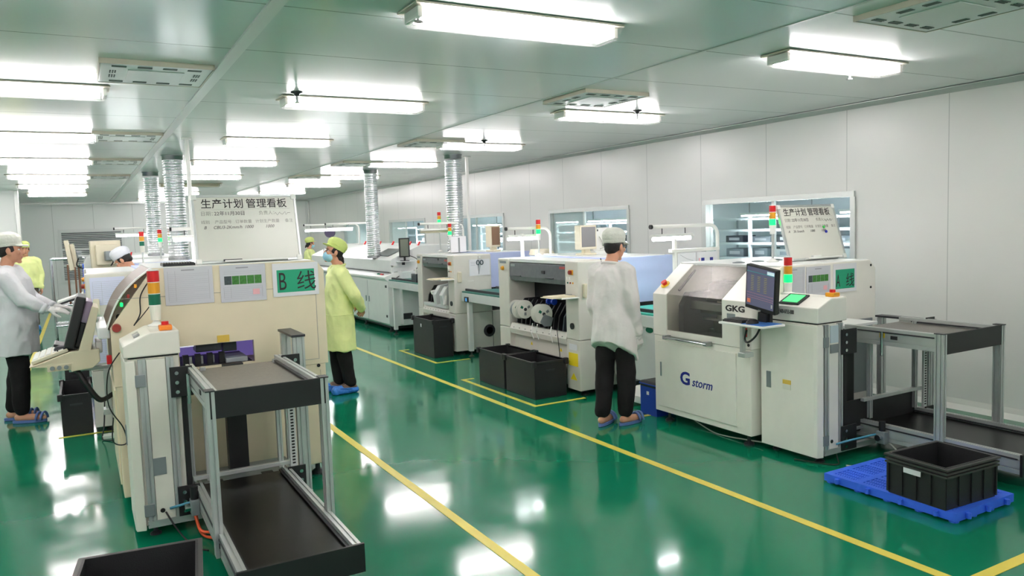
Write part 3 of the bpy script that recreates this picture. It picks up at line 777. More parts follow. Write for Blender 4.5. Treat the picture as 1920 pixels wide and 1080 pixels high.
text('G', .145, ink_b, pa, (x0 - .003, 4.82, .375), (0, -1, 0), (0, 0, 1), 'logo_letter', bold=.004, sx=1.15)
text('storm', .10, ink_b, pa, (x0 - .003, 4.68, .375), (0, -1, 0), (0, 0, 1), 'logo_lettering', shear=.25, bold=.001, sx=.95)
nn = Vector((-.245, 0, .32)).normalized()
for y, z in ((5.09, 1.17), (4.12, 1.18)):
    xx = x0 + .32 * (z - 1.10) / .245
    b_ = MB().cyl(Vector((xx, y, z)), Vector((xx, y, z)) + nn * .008, .04).part('stop_ring', yellow_p, pa)
    MB().cyl(Vector((xx, y, z)) + nn * .008, Vector((xx, y, z)) + nn * .035, .02, .026).part('stop_button', red, b_)
sw = MB().box(x0 - .006, x0 + .002, 4.07, 4.13, .83, .92, .003).part('switch_plate', plastic_w, pa)
MB().box(x0 - .03, x0 - .006, 4.075, 4.125, .84, .91, .006).part('rotary_switch', red, sw)
for z in (.70, .78): MB().cyl((x0 - .002, 4.07, z), (x0 + .002, 4.07, z), .012).part('panel_hole', black_m, pa)
MB().box(4.7, 5.6, 4.02, 4.04, .83, .845).part('side_gap', black_m, pa)
MB().box(4.72, 5.3, 3.76, 4.02, .87, .893, .004).part('feed_cover', white_m, a)
for y, z in ((5.6, 1.30), (5.6, 1.12)): MB().cyl((y, 4.036, z), (y, 4.041, z), .010).part('side_plug', black_m, pa)
for k in range(4):
    MB().lathe((4.7 + k * .22, 4.6, 1.349), [(.05, 0), (.05, .006), (.02, .012)], seg=14).part('top_plug', label_s, pa)
for px, py in ((4.33, 4.15), (4.33, 5.05), (5.5, 4.15), (5.5, 5.05)):
    MB().lathe((px, py, 0), [(.04, 0), (.04, .012), (.014, .03), (.012, .10)], seg=14).part('levelling_foot', dark_g, pa)
# console arm carrying keyboard tray and monitor post
ar = MB().box(4.17, 4.20, 4.05, 4.08, .72, .955, .003).part('console_arm', alu, pa)
MB().box(4.16, 4.25, 4.02, 4.09, .70, .735, .004).part('arm_bracket', alu, ar)
MB().box(4.13, 4.28, 3.82, 3.86, .953, .969).part('arm_plate', alu, ar)
tr = MB().box(4.02, 4.24, 3.72, 4.14, .955, .972, .006).part('keyboard_tray', plastic_w, ar)
MB().box(4.21, 4.24, 3.83, 3.87, .972, 1.10, .004).part('monitor_stem', black_m, ar)
# keyboard, mouse, pad, monitor
k = thing('keyboard', 'black keyboard on the tray of the right printer', 'keyboard', (4.13, 4.02, .972))
MB().box(4.05, 4.2, 3.94, 4.13, .972, .986, .003).part('case', black_m, k)
f = MB()
for i in range(5):
    for j in range(8): f.box(4.06 + i * .027, 4.083 + i * .027, 3.95 + j * .022, 3.968 + j * .022, .986, .992)
f.part('keys', dark_g, k)
MB().box(4.03, 4.22, 3.73, 3.93, .972, .975).single('mouse_pad', mat('blue_pad', S(50, 110, 190), .6), 'blue mouse pad on the tray of the right printer', 'mouse pad', (4.13, 3.83, .972))
k = thing('computer_mouse', 'black computer mouse on the blue pad', 'mouse', (4.09, 3.88, .975))
MB().ell((4.09, 3.88, .975), .055, .033, .034).part('shell', black_m, k, True); MB().box(4.045, 4.055, 3.876, 3.884, .99, 1.0).part('wheel', dark_g, k)
cable_part([(4.2, 4.04, .90), (4.16, 4.02, .84), (4.12, 3.95, .83), (4.12, 3.88, .88), (4.14, 3.85, .95)], .008, cable_k, pa, 'console_cable')
mo = thing('monitor', 'black flat monitor with a dark software screen, tilted on the right printer console', 'monitor', (4.19, 3.81, 1.06))
Mm = Matrix.Translation((4.15, 3.85, 1.215)) @ Matrix.Rotation(radians(9), 4, 'X') @ Matrix.Rotation(radians(-6), 4, 'Y')
def mpart(nm, m, x_0, x_1, y_0, y_1, z_0, z_1, par, bev=0):
    return MB().box(x_0, x_1, y_0, y_1, z_0, z_1, bev).xf(Mm).part(nm, m, par)
cs = mpart('case', black_m, -.012, .03, -.137, .137, -.16, .16, mo, .006)
scr = mpart('screen', mat('lit_dark_screen', S(92, 92, 112), .25, emit=S(92, 92, 118), es=.45), -.014, -.011, -.124, .124, -.132, .148, mo)
f = MB(); f.box(-.0155, -.0140, -.124, .124, .112, .117); f.xf(Mm).part('menu_bar', mat('lit_teal', S(60, 130, 140), .4, emit=S(60, 130, 140), es=.3), scr)
f = MB()
for i in range(9):
    for j in range(3):
        f.box(-.0155, -.0140, .03 - j * .06 + .03, .055 - j * .06 + .03, .085 - i * .013, .089 - i * .013)
f.xf(Mm).part('screen_figures', mat('lit_olive', S(160, 150, 90), .4, emit=S(130, 126, 96), es=.22), scr)
f = MB()
for z in (-.04, -.06, -.075): f.box(-.0155, -.0140, -.12, .12, z, z + .002)
f.xf(Mm).part('screen_rules', mat('lit_pink', S(190, 120, 140), .4, emit=S(150, 106, 120), es=.22), scr)
f = MB(); f.box(-.0155, -.0140, -.123, -.06, .118, .14); f.xf(Mm).part('screen_button', mat('lit_pale', S(200, 225, 235), .4, emit=S(200, 225, 235), es=.5), scr)
f = MB(); f.box(-.0155, -.0140, .085, .115, -.115, -.085); f.xf(Mm).part('warning_icon', mat('lit_rust', S(200, 110, 80), .4, emit=S(200, 110, 80), es=.4), scr)
f = MB(); f.box(-.0155, -.0140, -.115, -.105, -.115, -.09); f.xf(Mm).part('page_icon', plastic_w, scr)
f = MB(); f.box(-.0135, -.0119, -.012, .012, -.158, -.15); f.xf(Mm).part('badge', label_s, mo)
mpart('neck', black_m, .03, .05, -.03, .03, -.19, -.08, mo, .004)
mpart('stand_lug', black_m, .015, .07, -.04, .04, -.25, -.18, mo, .004)

signal_tower(4.95, 4.47, 1.349, 1.815, 'tall signal tower with a lit green lens left of the right whiteboard', True, .026)

# -------- left printer
pb = printer(dict(x0=.13, x1=1.47, y0=5.32, y1=6.42, zj=.80, zs=1.17, zt=1.525, sl=.26, m=cream_b, pr=.03, pl=.15, hole=(.51, .975, .87, 1.015)),
             'warm cream solder paste printer with a curved brown hood, left machine line')
MB().box(.02 + .13, 1.45, 5.325, 5.34, .1, .80).part('lower_near_panel', cream_b, pb)
MB().box(.14, 1.30, 5.317, 5.32, 1.345, 1.348).part('panel_joint', ink_f, pb)
for a, b_, c, d in ((1.405, 1.408, .84, 1.50), (1.20, 1.408, .837, .84), (1.41, 1.412, .1, .76), (.18, .182, .1, .78)):
    MB().box(a, b_, 5.318, 5.321, c, d).part('panel_joint', ink_f, pb)
MB().cyl((1.40, 5.318, .79), (1.40, 5.323, .79), .012).part('panel_lock', black_m, pb)
MB().box(.745, .82, 5.314, 5.319, 1.02, 1.065).part('yellow_notice', label_y, pb)
# curved hood, seen edge on
mb = MB(); pts = []
for k in range(13):
    u = k / 12; bl = .045 * sin(pi * u)
    pts.append((.115 + .265 * u - bl * .80, 1.165 + .355 * u + bl * .60))
inner = [(x + .012, z - .012) for x, z in pts]
mb.prism(pts + inner[::-1], 'y', 5.36, 6.24); mb.part('curved_hood', tint_br, pb)
mb = MB(); mb.prism([(x - .006, z + .006) for x, z in pts] + [(x + .002, z) for x, z in pts][::-1], 'y', 5.345, 5.36); mb.part('hood_edge', white_m, pb)
MB().box(.06, .13, 5.40, 6.2, 1.10, 1.17, .01).part('front_ledge', white_m, pb)
for (x, z), m, nm in (((.30, 1.42), amber, 'amber_button'), ((.255, 1.36), redd, 'red_button'), ((.215, 1.31), green_e, 'lit_green_button')):
    MB().box(x - .02, x - .004, 5.33, 5.36, z - .012, z + .012, .004).part(nm, m, pb)
MB().lathe((.19, 5.5, 1.21), [(.018, 0), (.018, .02), (.008, .03)], 'z', 12).part('latch', chrome, pb)
st = MB().cyl((.165, 5.35, 1.17), (.165, 5.29, 1.17), .03, .024).part('stop_housing', redd, pb)
MB().box(.10, .13, 5.42, 5.47, .935, .99, .006).part('rotary_switch', red, pb)
# machinery seen through the side opening
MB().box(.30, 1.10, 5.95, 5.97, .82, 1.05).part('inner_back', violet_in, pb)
MB().box(.52, .97, 5.40, 5.9, .86, .868).part('inner_deck', dark_in, pb)
MB().box(.62, .78, 5.40, 5.55, .955, 1.04, .006).part('camera_head', equip_d, pb)
MB().box(.48, .63, 5.5, 5.52, .985, 1.0).part('light_bar', sensor_w, pb)
for k in range(4): MB().box(.54 + k * .075, .575 + k * .075, 5.42, 5.46, .868, .94).part('clamp_block', black_m, pb)
f = MB()
for k in range(4): f.box(.585 + k * .07, .60 + k * .07, 5.47, 5.49, .868, .92)
f.part('support_pins', alu, pb)
MB().box(.80, .94, 5.38, 5.60, .868, .90, .005).part('side_block', equip_m, pb)
MB().box(.79, .88, 5.42, 5.5, .94, 1.02, .006).part('motor', equip_d, pb)
for px, py in ((.23, 5.42), (.23, 6.3), (1.38, 5.42), (1.38, 6.3)):
    MB().lathe((px, py, 0), [(.05, 0), (.05, .012), (.018, .035), (.014, .10)], seg=14).part('levelling_foot', dark_g, pb)
# cables hanging on the near side
cable_part([(.37, 5.30, 1.46), (.31, 5.30, 1.36), (.30, 5.29, 1.25), (.26, 5.28, 1.18)], .004, cable_k, pb, 'cable')
cable_part([(.39, 5.14, 1.36), (.33, 5.22, 1.27), (.26, 5.28, 1.18)], .003, cable_k, pb, 'cable')
cable_part([(.17, 5.29, 1.02), (.10, 5.3, .90), (.09, 5.3, .70), (.16, 5.29, .55), (.17, 5.29, .45), (.10, 5.3, .47), (.11, 5.3, .62)], .004, cable_k, pb, 'looped_cable')
# console of the left printer: arm, tray and keyboard, monitor
ar = MB().box(-.12, .13, 6.03, 6.07, .82, .845, .003).part('console_arm', alu, pb)
MB().box(.085, .125, 6.02, 6.08, .50, .82, .003).part('arm_post', alu, ar)
MB().box(.07, .14, 6.0, 6.1, .50, .54, .003).part('arm_foot', alu, ar)
cable_part([(.13, 5.9, .66), (.05, 5.85, .64), (-.02, 5.85, .75), (-.06, 5.88, .83), (-.08, 5.95, .84)], .018, cable_k, pb, 'corrugated_conduit')
co = thing('operator_console', 'cream console with sloping keyboard shelf at the left printer, three round knobs', 'console', (-.1, 6.05, .845))
MB().prism([(-.33, .90), (-.34, .905), (-.10, .985), (.07, .985), (.07, .90), (.02, .86), (-.10, .85), (-.12, .885)], 'y', 5.85, 6.25, .006).part('shelf', cream_b, co)
MB().prism([(-.055, .98), (.02, .98), (.085, 1.26), (.045, 1.275)], 'y', 5.85, 6.25, .006).part('back_plate', cream_b, co)
f = MB()
for k in range(3): f.cyl((-.21 + k * .04, 5.835, .885), (-.21 + k * .04, 5.85, .885), .014)
f.part('knobs', label_s, co)
MB().box(-.24, -.09, 5.849, 5.9, .862, .91, .004).part('knob_panel', cream_b, co)
MB().box(.05, .09, 5.9, 6.2, .95, 1.03, .01).part('terminal_box', plastic_w, co)
mo = thing('monitor', 'thick black monitor seen edge on at the left printer console', 'monitor', (-.06, 6.05, .99))
Mm = Matrix.Translation((-.035, 6.05, 1.15)) @ Matrix.Rotation(radians(16), 4, 'Y')
mpart('case', black_m, -.06, .0, -.20, .20, -.16, .19, mo, .01)
mpart('back_cover', mat('violet_grey_plastic', S(150, 132, 156), .35), .0, .045, -.17, .17, .02, .17, mo, .012)
mpart('back_bulge', black_m, .0, .035, -.15, .15, -.15, .02, mo, .01)
mpart('screen', grey_scr, -.062, -.059, -.18, .18, -.13, .17, mo)
mpart('base', black_m, -.12, .02, -.12, .12, -.175, -.155, mo, .006)
k = thing('keyboard', 'pale keyboard under a wrinkled cloth on the left console shelf', 'keyboard', (-.2, 6.05, .95))
kb = MB().box(-.11, .11, -.19, .19, 0, .022, .004).xf(Matrix.Translation((-.215, 6.05, .952)) @ Matrix.Rotation(radians(-18), 4, 'Y')).part('case', beige, k)
k2 = MB()
for i in range(5):
    for j in range(12): k2.box(-.095 + i * .038, -.065 + i * .038, -.18 + j * .03, -.155 + j * .03, .022, .03)
k2.xf(Matrix.Translation((-.215, 6.05, .952)) @ Matrix.Rotation(radians(-18), 4, 'Y')).part('keys', plastic_w, kb)
k = thing('computer_mouse', 'dark computer mouse on the left console shelf', 'mouse', (-.15, 5.89, 1.0))
MB().ell((-.15, 5.90, 1.0), .045, .028, .028).part('shell', dark_g, k, True)

# ================================================================ sheets and signs taped to the printers
def sheet(x0, x1, z0, z1, y, kind, label, tilt=0.0):
    """sheet on a side facing the camera"""
    c = ((x0 + x1) / 2, y, (z0 + z1) / 2)
    t = thing({'sign': 'line_sign'}.get(kind, 'document_sheet'), label, 'sign' if kind == 'sign' else 'paper sheet', c)
    w, h = x1 - x0, z1 - z0
    def bx(nm, m, u0, u1, v0, v1, d, par, th=.0008): return MB().box(x0 + w * u0, x0 + w * u1, y - d - th, y - d, z0 + h * v0, z0 + h * v1).part(nm, m, par)
    p = bx('sheet', paper if kind == 'sign' else paper_g, 0, 1, 0, 1, 0, t, .002)
    if kind == 'sign': bx('green_field', sign_g, .09, .91, .12, .80, .002, t)
    else:
        f = MB(); rnd = random.Random(hash(kind) % 7 + 3)
        for r in range(15):
            v = .08 + r * .052
            if kind == 'photos' and .42 < v < .74: continue
            f.box(x0 + w * .08, x0 + w * (.9 if r % 4 else .6), y - .0028, y - .002, z0 + h * v, z0 + h * (v + .012))
        f.part('text_lines', print_l, t)
        f = MB()
        for u in (.07, .22, .91): f.box(x0 + w * u, x0 + w * (u + .004), y - .0028, y - .002, z0 + h * .1, z0 + h * (.9 if kind != 'photos' else .40))
        f.box(x0 + w * .35, x0 + w * .62, y - .0028, y - .002, z0 + h * .90, z0 + h * .93)
        f.part('ruled_lines', print_g, t)
        if kind == 'photos':
            for k in range(5): bx('board_photo', photo_d if k == 0 else photo_g, .09 + k * .165, .245 + k * .165, .47, .70, .002, t)
            bx('pink_stamp', pink_stamp, .70, .85, .17, .32, .003, t)
    return t
def cm(o, s, sx, x, y, z, m=ink, size=.1, nm='lettering', bold=0.0):
    return text(s, size, m, o, (x, y, z), (1, 0, 0), (0, 0, 1), nm, ext=.0004, sx=sx, bold=bold)
sheet(.452, .742, 1.285, 1.525, 5.316, 'text', 'grey printed sheet on the left printer, left of the board photo sheet')
sheet(.785, 1.075, 1.278, 1.522, 5.316, 'photos', 'sheet with five green board photos on the left printer')
s_ = sheet(1.12, 1.43, 1.29, 1.515, 5.316, 'sign', 'white and green sign reading B in big black characters on the left printer')
cm(s_, 'B', .6, 1.155, 5.3125, 1.335, ink, .17); cm(s_, '\u7ebf', 1, 1.275, 5.3125, 1.34, ink, .14)
sheet(4.585, 4.815, 1.11, 1.33, 4.036, 'text', 'grey printed sheet on the right printer, behind the signal tower')
sheet(4.83, 5.105, 1.10, 1.325, 4.036, 'photos', 'sheet with small green board photos on the right printer')
s_ = sheet(5.14, 5.415, 1.105, 1.33, 4.036, 'sign', 'white and green sign reading A in big black characters on the right printer')
cm(s_, 'A', .5, 5.17, 4.0325, 1.15, ink, .14); cm(s_, '\u7ebf', .9, 5.285, 4.0325, 1.155, ink, .115)

# ================================================================ whiteboards leaning on the printers
def whiteboard(x0, y, z0, w, h, lean, label, scr):
    t = thing('whiteboard', label, 'whiteboard', (x0 + w / 2, y, z0), 'production whiteboards')
    fr = .018
    MB().box(x0 + fr, x0 + w - fr, y, y + .012, z0 + fr, z0 + h - fr).part('writing_surface', board_w, t)
    for nm, a, b, c, d in (('side_frame', x0, x0 + fr, z0 + .02, z0 + h - .02), ('side_frame', x0 + w - fr, x0 + w, z0 + .02, z0 + h - .02),
                           ('top_frame', x0 + .02, x0 + w - .02, z0 + h - fr, z0 + h), ('bottom_frame', x0 + .02, x0 + w - .02, z0, z0 + fr)):
        MB().box(a, b, y - .006, y + .016, c, d, .003).part(nm, alu, t)
    for a in (x0 - .003, x0 + w - .037):
        for c in (z0 - .003, z0 + h - .037): MB().box(a, a + .04, y - .009, y + .018, c, c + .04, .008).part('corner_piece', plastic_w, t)
    MB().box(x0 + w * .25, x0 + w * .85, y - .045, y - .006, z0, z0 + .012, .003).part('pen_tray', plastic_w, t)
    k = w / .70; X = lambda u: x0 + u * w; Z = lambda v: z0 + h - v * h
    cm(t, '\u751f\u4ea7\u8ba1\u5212', 1, X(.085), y - .001, Z(.185), ink, .070 * k, 'title_lettering', bold=.0006)
    cm(t, '\u7ba1\u7406\u770b\u677f', 1, X(.505), y - .001, Z(.185), ink, .070 * k, 'title_lettering', bold=.0006)
    cm(t, '\u65e5\u671f\uff1a', 1, X(.075), y - .001, Z(.30), ink_f, .034 * k, 'printed_heading')
    cm(t, '22\u5e7411\u670830\u65e5', 1, X(.20), y - .001, Z(.30), ink_h, .034 * k, 'handwriting')
    cm(t, '\u8d1f\u8d23\u4eba\uff1a', 1, X(.62), y - .001, Z(.30), ink_f, .032 * k, 'printed_heading')
    for u, s, in ((.075, '\u7ebf\u522b'), (.20, '\u4ea7\u54c1\u578b\u53f7'), (.39, '\u8ba2\u5355\u6570\u91cf'), (.58, '\u8ba1\u5212\u751f\u4ea7\u6570\u91cf'), (.87, '\u5907\u6ce8')):
        cm(t, s, 1, X(u), y - .001, Z(.42), ink_f, .0275 * k, 'printed_heading')
    for u, s in zip((.095, .18, .47, .67), scr): text(s, .030 * k, ink_h, t, (X(u), y - .001, Z(.50)), (1, 0, 0), (0, 0, 1), 'handwriting', ext=.0004, shear=.3)
    f = MB()
    q = [(X(.77) + .012 * i * k + .004 * cos(i * 2.1), y - .0012, Z(.29) + .012 * sin(i * 2.4)) for i in range(10)]
    f.tube(q, .0011, 5); f.part('handwriting', ink_h, t)
    MB().box(X(.07), X(.93), y - .0006, y, Z(.215) - .0006, Z(.215) + .0006).part('ruled_line', ink_f, t)
    t.rotation_euler = (-lean, 0, 0)
    return t
whiteboard(.672, 5.50, 1.53, .70, .475, .22, 'white production plan board with red tinged title standing on the left printer', ('B', 'CBU3-2Kmm/h', '1000', '1000'))
wa = whiteboard(4.99, 4.33, 1.353, .69, .475, .29, 'white production plan board with two round magnets standing on the right printer', ('A', '2K-5mm/h', '1000', '1000'))
for dx, dz, m, l in ((.50, .275, mat('green_magnet', S(70, 200, 90), .4), 'small green round magnet on the right whiteboard'), (.515, .235, mat('blue_magnet', S(30, 50, 190), .4), 'small blue round magnet on the right whiteboard')):
    c_, s__ = cos(-.29), sin(-.29)
    y_, z_ = -.001, dz
    p = Vector((4.99 + dx, 4.33 + y_ * c_ - z_ * s__, 1.353 + y_ * s__ + z_ * c_)); d = Vector((0, -cos(.29), sin(.29)))
    o = thing('magnet', l, 'magnet', p)
    MB().cyl(p, p + d * .008, .012).part('body', m, o)
o = thing('whiteboard_eraser', 'white felt eraser on the pen tray of the right whiteboard', 'eraser', (5.27, 4.30, 1.367))
MB().box(5.22, 5.32, 4.288, 4.312, 1.367, 1.392, .004).part('grip', plastic_w, o); MB().box(5.222, 5.318, 4.288, 4.312, 1.3665, 1.369).part('felt', dark_g, o)
o = thing('marker_pen', 'black marker pen on the pen tray of the left whiteboard', 'pen', (.92, 5.475, 1.55))
MB().cyl((.86, 5.475, 1.549), (.96, 5.475, 1.549), .0065).part('barrel', black_m, o); MB().cyl((.84, 5.475, 1.549), (.86, 5.475, 1.549), .007).part('cap', dark_g, o)
# black rubber mat left on the printer
mt = MB().box(.46, .655, 5.42, 5.62, 1.53, 1.545)
for k in range(12): mt.box(.462 + k * .016, .47 + k * .016, 5.42, 5.62, 1.545, 1.55)
mt.single('rubber_mat', black_m, 'black ribbed rubber mat on the left printer beside the whiteboard', 'mat', (.56, 5.52, 1.53))
# ================================================================ component placement machines
def mounter(D, label):
    x0, x1, y0, y1 = D['x0'], D['x1'], D['y0'], D['y1']; zt = D.get('zt', 1.345); zm = .565
    tw, lw, xd = D['tw'], D['lw'], D['xd']            # right tower, left tower, tower depth
    t = thing('placement_machine', label, 'placement machine', (x0, y0, 0), 'component placement machines')
    m = grey_m
    MB().prism([(x0 + .06, .07), (x0 + .06, .50), (x0 + .02, .545), (x0 + .02, zm), (x1, zm), (x1, .07)], 'y', y0 + .02, y1, .005).part('lower_body', m, t)
    MB().box(x0, xd, y0, y0 + tw, .06, zm - .004, .006).part('right_plinth', m, t)
    MB().box(x0, xd, y1 - lw, y1, .06, zm - .004, .006).part('left_plinth', m, t)
    MB().box(x0, xd, y0, y0 + tw, zm, zt, .012).part('right_tower', m, t)
    MB().box(x0, xd, y1 - lw, y1, zm, zt, .012).part('left_tower', m, t)
    # rear body in lavender sheet, open below for the board conveyor
    rb = MB().box(xd + .004, x1, y0 + .03, y1 - .03, .885, zt + .01, .004).part('rear_panel', lavender, t)
    MB().box(xd + .1, x1 - .1, y0 + .05, y1 - .05, zt + .01, zt + .018).part('top_plate', white_m, t)
    MB().box(x0 + .02, xd, y0 + tw, y1 - lw, zt - .035, zt, .004).part('top_beam', white_m, t)
    MB().box(xd + .02, x1 - .02, y0 + .06, y1 - .06, zm, .885).part('conveyor_bay', dark_in, t)
    f = MB()
    for k in range(3): f.box(xd + .06 + k * .22, xd + .2 + k * .22, y0 + .055, y0 + .061, .80, .82)
    f.part('bay_rails', steel, t)
    # visor over the feeder opening
    ya, yb = y0 + tw + .004, y1 - lw - .004
    vz = D.get('vz', 1.10)
    MB().prism([(x0 + .015, vz + .05), (x0 + .03, vz), (x0 + .045, vz), (x0 + .06, vz + .06), (x0 + .05, zt - .04), (x0 + .02, zt - .045)], 'y', ya, yb, .003).part('visor', tint, t)
    MB().box(x0 + .008, x0 + .018, ya + .35 * (yb - ya), ya + .40 * (yb - ya), vz + .10, vz + .13).part('visor_latch', black_m, t)
    for u in (.2, .78): MB().box(x0 + .005, x0 + .02, ya + u * (yb - ya), ya + (u + .14) * (yb - ya), vz + .05, vz + .062, .003).part('visor_grip', dark_g, t)
    MB().box(x0 + .014, x0 + .017, ya + .02, ya + .12, zt - .085, zt - .06).part('red_maker_plate', mat_red_plate, t)
    MB().box(x0 + .014, x0 + .017, yb - .13, yb - .03, zt - .085, zt - .06).part('pale_type_plate', label_s, t)
    # dark interior with feeders
    MB().box(xd - .06, xd - .04, ya, yb, zm, zt - .05).part('interior_back', dark_in, t)
    MB().box(x0 + .06, xd - .06, ya, yb, zm + .0, zm + .05).part('feeder_bank', black_m, t)
    n = D.get('nf', 11)
    for k in range(n):
        y = ya + .06 + (yb - ya - .12) * (k + .5) / n
        c = random.choice((dark_in, dark_in, black_m, dark_in, equip_d))
        fb = MB().prism([(x0 + .03, zm + .06), (x0 + .05, zm + .20), (x0 + .14, zm + .33), (x0 + .40, zm + .33), (x0 + .36, zm + .05), (x0 + .06, zm + .05)], 'y', y - .010, y + .010, .002).part('feeder', c, t)
        if k in D.get('bluef', ()):
            MB().lathe((x0 + .11, y - .014, zm + .335), [(.035, 0), (.035, .028)], 'y', 14).part('blue_spool', blue_b, fb)
    # sloping apron with holes
    ap = MB().prism([(x0 + .005, .50), (x0 - .005, .555), (x0 + .02, zm + .05), (x0 + .06, zm + .05), (x0 + .06, .50)], 'y', ya, yb).part('apron', m, t)
    f = MB()
    for k in range(9):
        y = ya + .08 + (yb - ya - .16) * k / 8
        f.box(x0 + .001, x0 + .012, y - .009, y + .009, zm - .006, zm + .012)
    f.part('apron_holes', dark_g, ap)
    MB().box(x0 + .055, x0 + .061, ya, yb, .495, .499).part('lower_joint', dark_g, t)
    # controls on the towers
    b = MB().box(x0 - .006, x0, y0 + tw * .35, y0 + tw * .68, zt - .135, zt - .085, .003).part('stop_plate', amber, t)
    MB().cyl((x0 - .03, y0 + tw * .5, zt - .11), (x0 - .006, y0 + tw * .5, zt - .11), .02).part('stop_button', redd, b)
    for k, c in enumerate((plastic_w, plastic_w)): MB().box(x0 - .004, x0, y0 + tw * (.55 + .2 * k), y0 + tw * (.68 + .2 * k), zt - .185, zt - .155).part('white_key', c, t)
    for k, c in enumerate((amber, redd, green_d)): MB().cyl((x0 - .006, y0 + tw * (.38 + .2 * k), zt - .215), (x0, y0 + tw * (.38 + .2 * k), zt - .215), .009).part('push_button', c, t)
    b = MB().cyl((x0 - .006, y1 - lw * .5, zt - .11), (x0, y1 - lw * .5, zt - .11), .026).part('stop_ring', amber, t)
    MB().cyl((x0 - .025, y1 - lw * .5, zt - .11), (x0 - .006, y1 - lw * .5, zt - .11), .02).part('stop_button', amber, b)
    MB().box(x0 - .002, x0, y1 - lw * .8, y1 - lw * .2, zt - .055, zt - .03).part('type_plate', label_s, t)
    MB().cyl((x0 - .012, y0 + tw * .5, .70), (x0, y0 + tw * .5, .70), .032).part('main_switch', black_m, t)
    MB().box(x0 - .003, x0, y0 + tw * .2, y0 + tw * .8, .46, .52).part('lifting_notice', paper, t)
    # warning labels on the plinth
    if D.get('labels'):
        MB().box(x0 - .0025, x0, y0 + tw * .15, y0 + tw * .85, .30, .43).part('yellow_notice', label_yy, t)
        f = MB(); f.prism([(y0 + tw * .25, .16), (y0 + tw * .75, .16), (y0 + tw * .5, .23)], 'x', x0 - .0025, x0); f.part('warning_triangle', label_yy, t)
        for u in (.17, .68):
            f = MB(); yy = ya + u * (yb - ya); f.prism([(yy - .02, .40), (yy + .02, .40), (yy, .435)], 'x', x0 + .055, x0 + .0605); f.part('warning_triangle', label_yy, t)
    MB().box(xd - .006, xd + .0, y0 - .002, y0 + .001, .07, zm).part('plinth_joint', dark_g, t)
    for px, py in ((x0 + .12, y0 + .1), (x0 + .12, y1 - .1), (x1 - .12, y0 + .1), (x1 - .12, y1 - .1)):
        MB().lathe((px, py, 0), [(.045, 0), (.045, .012), (.018, .03), (.016, .09)], seg=14).part('levelling_foot', dark_g, t)
    # handy pendant holder on the near tower side
    MB().box(x0 + .05, x0 + .10, y0 - .04, y0, zt - .36, zt - .22, .012).part('pendant', beige, t)
    return t
mat_red_plate = mat('red_plate', S(170, 70, 66), .5)
m1 = mounter(dict(x0=4.22, x1=5.46, y0=6.24, y1=7.88, tw=.23, lw=.24, xd=4.62, labels=True, bluef=(3, 4)), 'large pale grey placement machine with tape reels, left of the white coated person')
m2 = mounter(dict(x0=4.30, x1=5.50, y0=9.28, y1=10.55, tw=.2, lw=.17, xd=4.86, vz=1.17, nf=8), 'grey placement machine with scissors on its side, farther up the right line')
m3 = mounter(dict(x0=.02, x1=1.30, y0=7.66, y1=9.2, tw=.17, lw=.17, xd=.46, zt=1.42), 'grey placement machine with lilac sheets on its side, behind the left printer')
m4 = mounter(dict(x0=.06, x1=1.30, y0=10.5, y1=12.0, tw=.17, lw=.17, xd=.46, zt=1.40), 'grey placement machine farthest up the left line, mostly hidden')
# far machine: pale feeder guard shapes in the opening
g = thing('feeder_trolley', 'pale feeder trolley with curved white guards in the opening of the farther grey machine', 'trolley', (4.36, 9.6, .62))
for k, y in enumerate((9.56, 9.78)):
    MB().prism([(4.26, .66), (4.24, .80), (4.32, .92), (4.48, .94), (4.50, .86), (4.40, .82), (4.38, .66)], 'y', y, y + .10, .01).part('guard', grey_l, g)
MB().box(4.28, 4.36, 9.52, 10.3, .62, .665, .005).part('rail', grey_l, g)
MB().cyl((4.25, 9.93, .82), (4.33, 9.93, .84), .03, .02).part('roller', plastic_w, g)
for y in (9.52, 9.55): MB().prism([(4.25, .68), (4.28, .80), (4.30, .80), (4.28, .68)], 'y', y, y + .012).part('lever', plastic_w, g)
# ledges with papers
def ledge(x, y, z, label, lab2):
    o = MB().box(x - .19, x + .02, y - .02, y + .17, z, z + .014, .003).single('side_shelf', plastic_w, label, 'shelf', (x, y, z))
    p = thing('clipboard', lab2, 'clipboard', (x - .08, y + .05, z + .014))
    MB().box(x - .30, x + .01, y - .01, y + .20, z + .014, z + .02).part('board', beige, p)
    MB().box(x - .28, x - .02, y, y + .19, z + .02, z + .03, .003).part('paper_stack', mat('cream_paper', S(214, 204, 176), .7), p)
    MB().box(x - .06, x - .02, y + .06, y + .13, z + .03, z + .038).part('clip', steel, p)
ledge(4.22, 6.26, .985, 'small white shelf on the front of the nearer grey placement machine', 'cream papers on the white shelf of the nearer placement machine')
ledge(4.30, 9.3, 1.02, 'small white shelf on the front of the farther grey placement machine', 'cream papers on the white shelf of the farther placement machine')
